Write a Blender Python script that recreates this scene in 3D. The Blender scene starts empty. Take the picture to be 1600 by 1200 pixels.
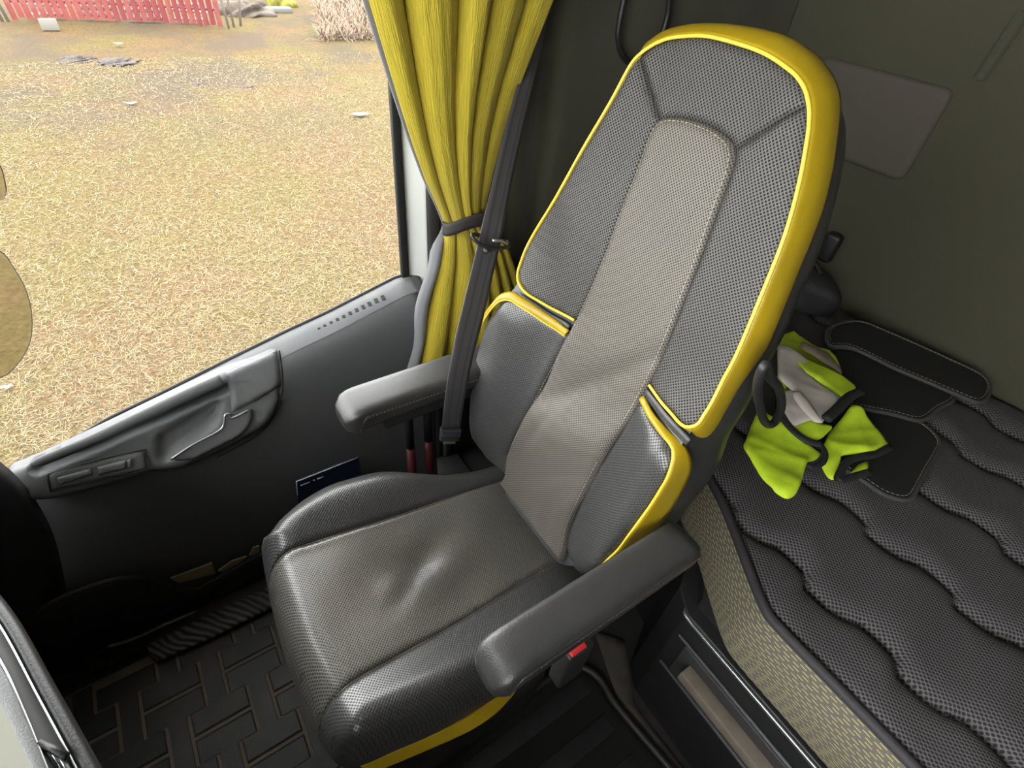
import bpy, bmesh, math, random
import numpy as np
from mathutils import Vector
from mathutils.geometry import delaunay_2d_cdt
random.seed(4); RNG = np.random.default_rng(4)
SC = bpy.context.scene
COL = SC.collection
# ------------------------------------------------------------------ camera
# World: X = towards the passenger door, Y = forwards, Z = up, cab floor at z = 0, metres.
F_PX = 817.0
CAM = np.array([-0.43, 0.0, 1.35])
def cam_axes(a, b, c):
    a, b, c = np.radians([a, b, c])
    fwd = np.array([np.sin(a)*np.cos(b), -np.cos(a)*np.cos(b), -np.sin(b)])
    rt = np.cross(fwd, [0, 0, 1]); rt /= np.linalg.norm(rt)
    up = np.cross(rt, fwd)
    return np.array([rt*np.cos(c)+up*np.sin(c), rt*np.sin(c)-up*np.cos(c), fwd])
MC = cam_axes(52.14, 42.48, 6.6)
cd = bpy.data.cameras.new('camera'); cam = bpy.data.objects.new('camera', cd); COL.objects.link(cam)
cd.sensor_fit = 'HORIZONTAL'; cd.sensor_width = 36; cd.lens = 36*F_PX/1600
cd.clip_start = 0.01; cd.clip_end = 200
from mathutils import Matrix
Mw = Matrix.Identity(4)
for i in range(3):
    Mw[i][0] = MC[0][i]; Mw[i][1] = -MC[1][i]; Mw[i][2] = -MC[2][i]; Mw[i][3] = CAM[i]
cam.matrix_world = Mw
SC.camera = cam
# ------------------------------------------------------------------ daylight: overcast sky
w = bpy.data.worlds.new('overcast_sky'); SC.world = w; w.use_nodes = True
wn = w.node_tree.nodes; wl = w.node_tree.links
bgn = wn['Background']; bgn.inputs['Strength'].default_value = 13.0
tc = wn.new('ShaderNodeTexCoord'); sx = wn.new('ShaderNodeSeparateXYZ'); rp = wn.new('ShaderNodeValToRGB')
wl.new(tc.outputs['Generated'], sx.inputs[0]); wl.new(sx.outputs['Z'], rp.inputs[0]); wl.new(rp.outputs[0], bgn.inputs['Color'])
rp.color_ramp.elements[0].color = (.78, .78, .78, 1); rp.color_ramp.elements[1].color = (1, 1, 1, 1)
SC.view_settings.view_transform = 'Standard'; SC.view_settings.look = 'None'
SC.view_settings.exposure = 0.0; SC.view_settings.gamma = 1; SC.view_settings.use_curve_mapping = False
SC.cycles.max_bounces = 10; SC.cycles.diffuse_bounces = 6; SC.cycles.transparent_max_bounces = 12
SC.cycles.use_denoising = True

# ------------------------------------------------------------------ helpers
def ray(x, y): return MC.T @ np.array([x-800.0, y-600.0, F_PX])
def at(x, y, ax, val):
    """point of the world seen at photo pixel (x, y) on the plane coordinate[ax] = val"""
    r = ray(x, y); return CAM + r*(val-CAM[ax])/r[ax]
def sst(x, a, b):
    t = np.clip((np.asarray(x, float)-a)/(b-a), 0, 1); return t*t*(3-2*t)
def link(o, parent=None):
    COL.objects.link(o)
    if parent is not None: o.parent = parent
    return o
def tag(o, label=None, cat=None, group=None, kind=None):
    if label: o['label'] = label
    if cat: o['category'] = cat
    if group: o['group'] = group
    if kind: o['kind'] = kind
    return o
def thing(name, label, cat, loc=(0, 0, 0), group=None):
    o = bpy.data.objects.new(name, None); o.empty_display_size = .02; COL.objects.link(o)
    # parts are written in world coordinates; the empty only marks the base
    o.location = loc
    return tag(o, label, cat, group)
def mesh(name, V, Fc, mat, parent=None, uv=None, smooth=True, mats=None, fm=None):
    me = bpy.data.meshes.new(name)
    V = np.asarray(V, float)
    me.from_pydata([tuple(v) for v in V], [], [tuple(int(i) for i in f) for f in Fc])
    me.materials.append(mat)
    if mats:
        for m in mats: me.materials.append(m)
    if fm is not None: me.polygons.foreach_set('material_index', fm)
    if uv is not None:
        l = me.uv_layers.new(name='UVMap'); idx = np.zeros(len(me.loops), int); me.loops.foreach_get('vertex_index', idx)
        l.data.foreach_set('uv', np.asarray(uv, float)[idx].ravel())
    me.polygons.foreach_set('use_smooth', [smooth]*len(me.polygons)); me.update()
    o = bpy.data.objects.new(name, me); link(o, parent)
    if parent is not None:
        p = parent; L = Vector((0, 0, 0))
        while p is not None: L += p.location; p = p.parent
        if L.length > 0:
            me.transform(Matrix.Translation(-L))
    return o
def recalc(o):
    bm = bmesh.new(); bm.from_mesh(o.data); bmesh.ops.recalc_face_normals(bm, faces=bm.faces); bm.to_mesh(o.data); bm.free(); return o
def bevel(o, wd, seg=2, ang=30):
    m = o.modifiers.new('bevel', 'BEVEL'); m.width = wd; m.segments = seg; m.limit_method = 'ANGLE'; m.angle_limit = math.radians(ang); m.harden_normals = False
    return o
def solid(o, t, off=-1):
    m = o.modifiers.new('solid', 'SOLIDIFY'); m.thickness = t; m.offset = off; return o
def box(name, lo, hi, mat, parent=None, bv=0.0, seg=2):
    x0, y0, z0 = lo; x1, y1, z1 = hi
    V = [(x, y, z) for x in (x0, x1) for y in (y0, y1) for z in (z0, z1)]
    Fc = [(0, 1, 3, 2), (4, 6, 7, 5), (0, 4, 5, 1), (2, 3, 7, 6), (0, 2, 6, 4), (1, 5, 7, 3)]
    o = mesh(name, V, Fc, mat, parent, smooth=bv > 0); recalc(o)
    if bv: bevel(o, bv, seg)
    return o
def catmull(P, n=6, closed=False):
    P = np.asarray(P, float); out = []; N = len(P)
    rng = range(N) if closed else range(N-1)
    for i in rng:
        p0 = P[(i-1) % N] if (closed or i > 0) else P[0]*2-P[1]
        p1 = P[i]; p2 = P[(i+1) % N]
        p3 = P[(i+2) % N] if (closed or i < N-2) else P[-1]*2-P[-2]
        # centripetal-ish guard: plain catmull with reduced tension
        for k in range(n):
            t = k/n
            out.append(.5*((2*p1)+(-p0+p2)*t+(2*p0-5*p1+4*p2-p3)*t*t+(-p0+3*p1-3*p2+p3)*t**3))
    if not closed: out.append(P[-1])
    return np.array(out)
def resample(P, step, closed=False):
    P = np.asarray(P, float)
    if closed: P = np.vstack([P, P[:1]])
    d = np.r_[0, np.cumsum(np.linalg.norm(np.diff(P, axis=0), axis=1))]
    n = max(2, int(round(d[-1]/step)))
    t = np.linspace(0, d[-1], n+1)
    Q = np.stack([np.interp(t, d, P[:, k]) for k in range(P.shape[1])], 1)
    return Q[:-1] if closed else Q
def respn(P, n):
    P = np.asarray(P, float)
    d = np.r_[0, np.cumsum(np.linalg.norm(np.diff(P, axis=0), axis=1))]; t = np.linspace(0, d[-1], n)
    return np.stack([np.interp(t, d, P[:, k]) for k in range(P.shape[1])], 1)
def tube(name, P, r, mat, parent=None, seg=10, closed=False, flat=1.0, upv=None):
    """swept tube of radius r (number or list); flat squashes it along upv"""
    P = np.asarray(P, float); N = len(P); V = []; Fc = []
    if np.isscalar(r): r = [r]*N
    T = np.gradient(P, axis=0) if not closed else (np.roll(P, -1, 0)-np.roll(P, 1, 0))
    T /= np.linalg.norm(T, axis=1)[:, None]+1e-12
    up = np.array([0, 0, 1.0]) if upv is None else np.array(upv, float)
    a = None
    for i in range(N):
        if a is None or upv is not None:
            a = np.cross(T[i], up)
            if np.linalg.norm(a) < .05: a = np.cross(T[i], [1, .3, .2])
        a = a-T[i]*(a@T[i]); a /= np.linalg.norm(a); b = np.cross(a, T[i])
        for k in range(seg):
            th = 2*math.pi*k/seg
            V.append(P[i]+r[i]*(a*math.cos(th)+b*math.sin(th)*flat))
    M = N if closed else N-1
    for i in range(M):
        j = (i+1) % N
        for k in range(seg):
            k2 = (k+1) % seg; Fc.append((i*seg+k, i*seg+k2, j*seg+k2, j*seg+k))
    if not closed:
        Fc.append(tuple(range(seg))[::-1]); Fc.append(tuple((N-1)*seg+k for k in range(seg)))
    return recalc(mesh(name, V, Fc, mat, parent))
def ribbon(name, P, W, t, mat, parent=None):
    """flat strap: centre line P, half-width vectors W, thickness t"""
    P = np.asarray(P, float); W = np.asarray(W, float)
    m = 6; V = []; uv = []; Fc = []; L = 0
    for i in range(len(P)):
        if i: L += np.linalg.norm(P[i]-P[i-1])
        for k in range(m+1):
            s = -1+2*k/m; V.append(P[i]+W[i]*s); uv.append((s*np.linalg.norm(W[i]), L))
    for i in range(len(P)-1):
        for k in range(m): a = i*(m+1)+k; Fc.append((a, a+1, a+m+2, a+m+1))
    o = mesh(name, V, Fc, mat, parent, uv=uv); solid(o, t, 0); return o
def grid(name, A, mat, parent=None, uv=None, closed_u=False):
    A = np.asarray(A, float); n, m = A.shape[:2]; Fc = []
    for i in range(n-1):
        for j in range(m-1 if not closed_u else m):
            j2 = (j+1) % m; Fc.append((i*m+j, i*m+j2, (i+1)*m+j2, (i+1)*m+j))
    return mesh(name, A.reshape(-1, 3), Fc, mat, parent, uv=None if uv is None else np.asarray(uv).reshape(-1, 2))
def pdist(Q, P, closed=True):
    """distance of points Q to polyline P"""
    Q = np.asarray(Q, float); P = np.asarray(P, float)
    A = P; B = np.roll(P, -1, 0)
    if not closed: A = A[:-1]; B = B[:-1]
    D = np.full(len(Q), 1e9)
    for a, b in zip(A, B):
        ab = b-a; L = ab@ab+1e-15
        t = np.clip(((Q-a)@ab)/L, 0, 1)
        D = np.minimum(D, np.hypot(*(Q-a-t[:, None]*ab).T))
    return D
def inside(Q, P):
    x, y = np.asarray(Q).T; c = np.zeros(len(Q), bool); n = len(P)
    for i in range(n):
        x1, y1 = P[i]; x2, y2 = P[(i+1) % n]
        if y1 == y2: continue
        m = ((y1 > y) != (y2 > y)) & (x < (x2-x1)*(y-y1)/(y2-y1)+x1); c ^= m
    return c
class Frame:
    """a working plane: origin, two axes, normal and a relief H(u, v)"""
    def __init__(s, O, eu, ev, H=None):
        s.O = np.array(O, float); s.eu = np.array(eu, float); s.ev = np.array(ev, float)
        s.eu /= np.linalg.norm(s.eu); s.ev /= np.linalg.norm(s.ev); s.n = np.cross(s.eu, s.ev)
        s.H = H or (lambda u, v: np.zeros_like(np.asarray(u, float)))
    def w(s, u, v, h):
        u = np.asarray(u, float)[..., None]; v = np.asarray(v, float)[..., None]; h = np.asarray(h, float)[..., None]
        return s.O+s.eu*u+s.ev*v+s.n*h
    def px(s, x, y, off=0.0, fixed=None):
        r = ray(x, y); h = off if fixed is None else fixed
        for _ in range(12):
            p = CAM+r*(s.n@(s.O+s.n*h-CAM))/(s.n@r); d = p-s.O; u, v = d@s.eu, d@s.ev
            if fixed is None: h = h*.4+.6*(float(s.H(np.array([u]), np.array([v]))[0])+off)
        return u, v, h
    def uv(s, pts, off=0.0, fixed=None):
        return np.array([s.px(x, y, off, fixed)[:2] for x, y in pts])
def patch(name, fr, outline, mat, parent=None, step=.006, puff=0.0, rad=.012, off=0.0, skirt=0.0, Hx=None, outer=None, oclosed=True, roll=0.0, rolld=0.0, grooves=(), gd=.004, gr=.01, uvs=1.0, flare=0.0):
    """upholstered panel: fills a closed outline with a fine relief that is pulled down at its seams and rounds over at its outer edge"""
    O = resample(np.asarray(outline, float), step, True)
    lo = O.min(0); hi = O.max(0)
    us = np.arange(lo[0], hi[0]+step, step); vs = np.arange(lo[1], hi[1]+step, step*.9)
    G = np.array([(u+(step/2 if j % 2 else 0), v) for j, v in enumerate(vs) for u in us])
    G = G[inside(G, O)]
    if len(G):
        dG = pdist(G, O); G = G[dG > step*.55]
    P = np.vstack([O, G]) if len(G) else O
    nb = len(O)
    r = delaunay_2d_cdt([Vector(p) for p in P], [(i, (i+1) % nb) for i in range(nb)], [], 1, 1e-7)
    V2 = np.array([tuple(v) for v in r[0]]); Fc = [tuple(f) for f in r[2]]
    d = pdist(V2, O)
    h = fr.H(V2[:, 0], V2[:, 1])+off
    if puff: h = h+puff*(np.sqrt(np.clip(1-(1-np.clip(d/rad, 0, 1))**2, 0, 1))-1)
    if Hx is not None: h = h+Hx(V2[:, 0], V2[:, 1])
    if outer is not None and roll:
        do = pdist(V2, outer, oclosed); h = h-rolld*(1-np.sqrt(np.clip(1-(1-np.clip(do/roll, 0, 1))**2, 0, 1)))
    for g in grooves:
        dg = pdist(V2, g, False); h = h-gd*np.exp(-(dg/gr)**2)
    W = fr.w(V2[:, 0], V2[:, 1], h); uv = V2*uvs
    if skirt:
        # boundary vertices of result mesh
        from collections import Counter
        c = Counter()
        for f in Fc:
            for a, b in zip(f, f[1:]+f[:1]): c[(min(a, b), max(a, b))] += 1
        W = list(W); uv = list(uv); m = {}
        def low(i):
            if i not in m:
                k = np.argmin(np.hypot(*(O-V2[i]).T)); t = O[(k+1) % nb]-O[k-1]; nn = np.array([t[1], -t[0]]); nn /= np.linalg.norm(nn)+1e-12
                if inside([V2[i]+nn*.002], O)[0]: nn = -nn
                m[i] = len(W); q = V2[i]+nn*flare
                W.append(fr.w(q[0], q[1], h[i]-skirt)); uv.append((V2[i]+nn*skirt)*uvs)
            return m[i]
        for (a, b), k in list(c.items()):
            if k == 1: Fc.append((a, b, low(b), low(a)))
    o = mesh(name, np.array(W), Fc, mat, parent, uv=np.array(uv)); recalc(o)
    return o
def cr(x0, y0, s, pts): return [(x0+x/s, y0+y/s) for x, y in pts]

# ------------------------------------------------------------------ materials
def nt(name):
    m = bpy.data.materials.new(name); m.use_nodes = True; t = m.node_tree
    return m, t.nodes, t.links, t.nodes['Principled BSDF']
def N(nodes, typ, **kw):
    n = nodes.new(typ)
    for k, v in kw.items(): setattr(n, k, v)
    return n
def mathn(nodes, links, op, a, b=None, c=None, clamp=False):
    n = nodes.new('ShaderNodeMath'); n.operation = op; n.use_clamp = clamp
    for i, v in enumerate((a, b, c)):
        if v is None: continue
        if isinstance(v, (int, float)): n.inputs[i].default_value = v
        else: links.new(v, n.inputs[i])
    return n.outputs[0]
def mat(name, col, rough=.5, metal=0, noise=0, nscale=60, bump=0, bscale=300, spec=.5, coat=0, stretch=None, sheen=0, dust=None, dsc=6):
    m, n, l, b = nt(name)
    b.inputs['Base Color'].default_value = (*col, 1); b.inputs['Roughness'].default_value = rough; b.inputs['Metallic'].default_value = metal
    b.inputs['Specular IOR Level'].default_value = spec; b.inputs['Coat Weight'].default_value = coat
    if sheen: b.inputs['Sheen Weight'].default_value = sheen
    t = N(n, 'ShaderNodeTexCoord'); src = t.outputs['Object']
    if stretch:
        mp = N(n, 'ShaderNodeMapping'); mp.inputs['Scale'].default_value = stretch; l.new(src, mp.inputs[0]); src = mp.outputs[0]
    if noise or dust:
        nz = N(n, 'ShaderNodeTexNoise'); nz.inputs['Scale'].default_value = nscale; nz.inputs['Detail'].default_value = 5; l.new(src, nz.inputs[0])
        r = N(n, 'ShaderNodeMix', data_type='RGBA'); l.new(nz.outputs[0], r.inputs[0])
        r.inputs[6].default_value = (*[max(0, c*(1-noise)) for c in col], 1); r.inputs[7].default_value = (*[min(1, c*(1+noise)) for c in col], 1)
        outc = r.outputs[2]
        if dust:
            nz2 = N(n, 'ShaderNodeTexNoise'); nz2.inputs['Scale'].default_value = dsc; nz2.inputs['Detail'].default_value = 6; l.new(t.outputs['Object'], nz2.inputs[0])
            cr_ = N(n, 'ShaderNodeValToRGB'); cr_.color_ramp.elements[0].position = .48; cr_.color_ramp.elements[1].position = .75; l.new(nz2.outputs[0], cr_.inputs[0])
            r2 = N(n, 'ShaderNodeMix', data_type='RGBA'); l.new(mathn(n, l, 'MULTIPLY', cr_.outputs[0], dust[3]), r2.inputs[0]); l.new(outc, r2.inputs[6]); r2.inputs[7].default_value = (*dust[:3], 1); outc = r2.outputs[2]
        l.new(outc, b.inputs['Base Color'])
    if bump:
        nb = N(n, 'ShaderNodeTexNoise'); nb.inputs['Scale'].default_value = bscale; nb.inputs['Detail'].default_value = 3; l.new(src, nb.inputs[0])
        bp = N(n, 'ShaderNodeBump'); bp.inputs['Strength'].default_value = bump; bp.inputs['Distance'].default_value = .002; l.new(nb.outputs[0], bp.inputs['Height']); l.new(bp.outputs[0], b.inputs['Normal'])
    return m
def perf(name, col, hole, pitch=.0056, rad=.24, rough=.42, var=.12, spec=.5, bump=.5, dust=None, sq=1.0, coat=0):
    """perforated leather: staggered round holes laid out in metres of the panel's own surface"""
    m, n, l, b = nt(name)
    b.inputs['Roughness'].default_value = rough; b.inputs['Specular IOR Level'].default_value = spec; b.inputs['Coat Weight'].default_value = coat; b.inputs['Coat Roughness'].default_value = .33
    t = N(n, 'ShaderNodeTexCoord'); s = N(n, 'ShaderNodeSeparateXYZ'); l.new(t.outputs['UV'], s.inputs[0])
    def cell(offs):
        fx = mathn(n, l, 'FRACT', mathn(n, l, 'ADD', mathn(n, l, 'MULTIPLY', s.outputs[0], 1/pitch), 100+offs))
        fy = mathn(n, l, 'FRACT', mathn(n, l, 'ADD', mathn(n, l, 'MULTIPLY', s.outputs[1], 1/(pitch*sq)), 100+offs))
        dx = mathn(n, l, 'SUBTRACT', fx, .5); dy = mathn(n, l, 'SUBTRACT', fy, .5)
        return mathn(n, l, 'SQRT', mathn(n, l, 'ADD', mathn(n, l, 'MULTIPLY', dx, dx), mathn(n, l, 'MULTIPLY', dy, dy)))
    d = mathn(n, l, 'MINIMUM', cell(0), cell(.5))
    mr = N(n, 'ShaderNodeMapRange'); mr.inputs['From Min'].default_value = rad*.75; mr.inputs['From Max'].default_value = rad*1.2; l.new(d, mr.inputs[0])
    nz = N(n, 'ShaderNodeTexNoise'); nz.inputs['Scale'].default_value = 7; nz.inputs['Detail'].default_value = 6; l.new(t.outputs['UV'], nz.inputs[0])
    r = N(n, 'ShaderNodeMix', data_type='RGBA'); l.new(nz.outputs[0], r.inputs[0])
    r.inputs[6].default_value = (*[c*(1-var) for c in col], 1); r.inputs[7].default_value = (*[c*(1+var) for c in (dust or col)], 1)
    q = N(n, 'ShaderNodeMix', data_type='RGBA'); l.new(mr.outputs[0], q.inputs[0]); q.inputs[6].default_value = (*hole, 1); l.new(r.outputs[2], q.inputs[7]); l.new(q.outputs[2], b.inputs['Base Color'])
    bp = N(n, 'ShaderNodeBump'); bp.inputs['Strength'].default_value = bump; bp.inputs['Distance'].default_value = .0008; l.new(mr.outputs[0], bp.inputs['Height'])
    nz3 = N(n, 'ShaderNodeTexNoise'); nz3.inputs['Scale'].default_value = 500; l.new(t.outputs['UV'], nz3.inputs[0])
    bp2 = N(n, 'ShaderNodeBump'); bp2.inputs['Strength'].default_value = .12; bp2.inputs['Distance'].default_value = .001; l.new(nz3.outputs[0], bp2.inputs['Height']); l.new(bp.outputs[0], bp2.inputs['Normal'])
    l.new(bp2.outputs[0], b.inputs['Normal'])
    rr = mathn(n, l, 'ADD', mathn(n, l, 'MULTIPLY', mr.outputs[0], -(1-rough)*.9), 1.0-(1-rough)*.1); l.new(rr, b.inputs['Roughness'])
    return m
M = {}
M['perf'] = perf('perforated_black_leather', (.044, .044, .044), (.005, .005, .005), rough=.29, spec=.75, coat=.35)
M['perfup'] = perf('perforated_upper_leather', (.074, .071, .066), (.007, .007, .007), rough=.42, spec=.45)
M['insert'] = perf('perforated_grey_leather', (.145, .133, .115), (.03, .027, .023), pitch=.0052, rad=.22, rough=.46, dust=(.145, .13, .11), var=.16)
M['cushion'] = perf('perforated_worn_leather', (.072, .066, .058), (.014, .012, .011), pitch=.0054, rad=.23, rough=.28, spec=.7, coat=.5, dust=(.13, .12, .102), var=.28)
M['leather'] = mat('black_leather', (.036, .036, .036), .33, noise=.15, bump=.25, bscale=500, dust=(.12, .11, .1, .12), dsc=9)
M['leather2'] = mat('dark_grey_leather', (.052, .053, .056), .38, noise=.15, bump=.2, bscale=500)
M['yellow'] = mat('yellow_leather', (.41, .285, .010), .36, noise=.10, nscale=25, bump=.15, bscale=400, dust=(.30, .2, .02, .35), dsc=14)
M['ypipe'] = mat('yellow_piping', (.78, .57, .05), .35, noise=.05)
M['seamc'] = mat('worn_seam', (.09, .08, .065), .7, noise=.5, nscale=15, dust=(.4, .34, .24, .7), dsc=12)
M['thread'] = mat('sand_thread', (.42, .36, .26), .7)
M['ythread'] = mat('yellow_thread', (.42, .36, .12), .7)
M['door'] = mat('charcoal_door_plastic', (.118, .121, .125), .55, noise=.08, bump=.35, bscale=900, dust=(.16, .15, .14, .15), dsc=8)
M['doorl'] = mat('grey_door_plastic', (.155, .162, .168), .48, noise=.06, nscale=20, bump=.3, bscale=900, dust=(.26, .25, .23, .35), dsc=16)
M['black'] = mat('black_plastic', (.016, .016, .017), .45, noise=.1, bump=.15, bscale=600, dust=(.08, .075, .07, .12), dsc=7)
M['rubber'] = mat('black_rubber', (.022, .022, .022), .5, noise=.2, nscale=30, bump=.3, bscale=200, dust=(.10, .085, .07, .35), dsc=9)
M['dusty'] = mat('dusty_rubber', (.15, .12, .085), .8, noise=.35, nscale=14, bump=.3, bscale=200)
M['chrome'] = mat('satin_metal', (.55, .56, .58), .28, metal=.9)
M['lever'] = mat('dark_grey_lever', (.16, .16, .17), .35)
M['paint'] = mat('pale_grey_painted_steel', (.74, .76, .72), .35, noise=.03, nscale=12)
M['seal'] = mat('rubber_seal', (.035, .034, .034), .6)
M['belt'] = None
M['olive'] = mat('olive_headliner_cloth', (.060, .056, .034), .9, noise=.2, nscale=500, bump=.4, bscale=900, sheen=.2)
M['roofm'] = mat('pale_headliner', (.16, .15, .12), .9)
M['padm'] = mat('taupe_cloth', (.088, .078, .062), .9, noise=.15, nscale=600, bump=.3, bscale=900)
M['carpet'] = mat('black_carpet', (.010, .010, .010), .95, noise=.3, nscale=900, bump=.5, bscale=1200)
M['binding'] = mat('carpet_binding', (.05, .05, .048), .7, bump=.3, bscale=900)
M['red'] = mat('red_plastic', (.55, .03, .035), .35)
M['darkred'] = mat('dark_red_plastic', (.07, .010, .013), .4)
M['lime'] = mat('lime_hi_vis_fabric', (.60, .82, .03), .6, noise=.18, nscale=18, bump=.35, bscale=500, dust=(.22, .3, .03, .4), dsc=16)
M['reflect'] = mat('worn_reflective_band', (.62, .57, .52), .55, noise=.12, nscale=12, bump=.3, bscale=700, dust=(.22, .18, .14, .5), dsc=18)
M['trim'] = mat('black_binding', (.018, .018, .02), .7, bump=.3, bscale=900)
M['piping'] = mat('dark_mattress_piping', (.038, .034, .038), .7, bump=.3, bscale=700)
M['paper'] = mat('tan_paper', (.40, .33, .20), .8, noise=.2)
M['white'] = mat('white_paper', (.62, .64, .68), .6)
M['navy'] = mat('navy_ink', (.015, .022, .05), .5)
def glass(name, tint=(1, 1, 1), fac=.06):
    m, n, l, b = nt(name); out = n['Material Output']; n.remove(b)
    tr = N(n, 'ShaderNodeBsdfTransparent'); tr.inputs[0].default_value = (*tint, 1)
    gl = N(n, 'ShaderNodeBsdfGlossy'); gl.inputs['Roughness'].default_value = .01
    fr = N(n, 'ShaderNodeFresnel'); fr.inputs[0].default_value = 1.35
    mx = N(n, 'ShaderNodeMixShader'); l.new(mathn(n, l, 'MULTIPLY', fr.outputs[0], .8), mx.inputs[0]); l.new(tr.outputs[0], mx.inputs[1]); l.new(gl.outputs[0], mx.inputs[2]); l.new(mx.outputs[0], out.inputs[0])
    return m
M['glass'] = glass('clear_glass', (.97, .98, .97))
def belt_mat():
    m, n, l, b = nt('seat_belt_webbing'); b.inputs['Roughness'].default_value = .5
    t = N(n, 'ShaderNodeTexCoord'); s = N(n, 'ShaderNodeSeparateXYZ'); l.new(t.outputs['UV'], s.inputs[0])
    a = mathn(n, l, 'ABSOLUTE', s.outputs[0])
    st = mathn(n, l, 'SINE', mathn(n, l, 'MULTIPLY', a, 560)); rp = N(n, 'ShaderNodeValToRGB'); l.new(mathn(n, l, 'MULTIPLY_ADD', st, .5, .5), rp.inputs[0])
    rp.color_ramp.elements[0].color = (.046, .044, .048, 1); rp.color_ramp.elements[1].color = (.075, .072, .078, 1)
    l.new(rp.outputs[0], b.inputs['Base Color'])
    wv = mathn(n, l, 'SINE', mathn(n, l, 'MULTIPLY', mathn(n, l, 'ADD', s.outputs[1], a), 5000))
    bp = N(n, 'ShaderNodeBump'); bp.inputs['Strength'].default_value = .25; bp.inputs['Distance'].default_value = .0005; l.new(wv, bp.inputs['Height']); l.new(bp.outputs[0], b.inputs['Normal'])
    return m
M['belt'] = belt_mat()
def curtain_mat(name, col, amp=.8):
    m, n, l, b = nt(name); b.inputs['Roughness'].default_value = .75; b.inputs['Sheen Weight'].default_value = .15
    t = N(n, 'ShaderNodeTexCoord'); mp = N(n, 'ShaderNodeMapping'); mp.inputs['Scale'].default_value = (260, 26, 1); l.new(t.outputs['UV'], mp.inputs[0])
    nz = N(n, 'ShaderNodeTexNoise'); nz.inputs['Scale'].default_value = 1.0; nz.inputs['Detail'].default_value = 3; nz.inputs['Distortion'].default_value = .6; l.new(mp.outputs[0], nz.inputs[0])
    bp = N(n, 'ShaderNodeBump'); bp.inputs['Strength'].default_value = amp; bp.inputs['Distance'].default_value = .004; l.new(nz.outputs[0], bp.inputs['Height']); l.new(bp.outputs[0], b.inputs['Normal'])
    r = N(n, 'ShaderNodeMix', data_type='RGBA'); l.new(nz.outputs[0], r.inputs[0]); r.inputs[6].default_value = (*[c*.8 for c in col], 1); r.inputs[7].default_value = (*[min(1, c*1.15) for c in col], 1); l.new(r.outputs[2], b.inputs['Base Color'])
    return m
M['curtain'] = curtain_mat('crinkled_yellow_cloth', (.44, .345, .014))
M['strap'] = mat('dark_brown_strap', (.030, .025, .027), .7, bump=.3, bscale=900)
M['lining'] = curtain_mat('grey_lining_cloth', (.20, .20, .21), .3)
def band_mat():
    m, n, l, b = nt('woven_band_with_yellow_dashes'); b.inputs['Roughness'].default_value = .85
    t = N(n, 'ShaderNodeTexCoord'); s = N(n, 'ShaderNodeSeparateXYZ'); l.new(t.outputs['UV'], s.inputs[0])
    v = mathn(n, l, 'MULTIPLY', s.outputs[1], 1/.0060); row = mathn(n, l, 'FLOOR', v); fv = mathn(n, l, 'FRACT', v)
    wn_ = N(n, 'ShaderNodeTexWhiteNoise', noise_dimensions='1D'); l.new(row, wn_.inputs['W'])
    u = mathn(n, l, 'ADD', mathn(n, l, 'MULTIPLY', s.outputs[0], 1/.0165), mathn(n, l, 'MULTIPLY', wn_.outputs[0], .35)); u = mathn(n, l, 'ADD', u, mathn(n, l, 'MULTIPLY', row, .5))
    fu = mathn(n, l, 'FRACT', mathn(n, l, 'ADD', u, 500))
    a = mathn(n, l, 'MULTIPLY', mathn(n, l, 'LESS_THAN', fu, .62), mathn(n, l, 'LESS_THAN', mathn(n, l, 'ABSOLUTE', mathn(n, l, 'SUBTRACT', fv, .5)), .10))
    q = N(n, 'ShaderNodeMix', data_type='RGBA'); l.new(a, q.inputs[0]); q.inputs[6].default_value = (.125, .115, .095, 1); q.inputs[7].default_value = (.50, .44, .16, 1)
    l.new(q.outputs[2], b.inputs['Base Color'])
    bp = N(n, 'ShaderNodeBump'); bp.inputs['Strength'].default_value = .3; bp.inputs['Distance'].default_value = .001; l.new(mathn(n, l, 'ABSOLUTE', mathn(n, l, 'SUBTRACT', fv, .5)), bp.inputs['Height']); l.new(bp.outputs[0], b.inputs['Normal'])
    return m
M['band'] = band_mat()
M['quilt'] = perf('quilted_spacer_fabric', (.118, .112, .116), (.026, .025, .027), pitch=.0086, rad=.27, rough=.85, var=.1, spec=.2, bump=.6, sq=.75)

# ------------------------------------------------------------------ seat
seat = thing('passenger_seat', 'black and grey perforated leather passenger seat with yellow piping and two armrests', 'seat', (0, -.2, 0))
# --- backrest frame
tb = math.radians(17)
def HB(u, v):
    u = np.asarray(u, float); v = np.asarray(v, float)
    uc = -.017+.079*(v-.04)/.79
    a = np.abs(u-uc)
    low = 1-sst(v, .33, .48)
    h = .045*sst(a, .09, .20)*low*sst(v, -.02, .12)
    h = h+.012*np.exp(-((v-.22)/.12)**2)*np.exp(-(a/.12)**2)
    h = h+.010*(1-low)*sst(a, .07, .14)
    return h
FB = Frame((0, -.40, .46), (1, 0, 0), (0, -math.sin(tb), math.cos(tb)), HB)
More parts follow.
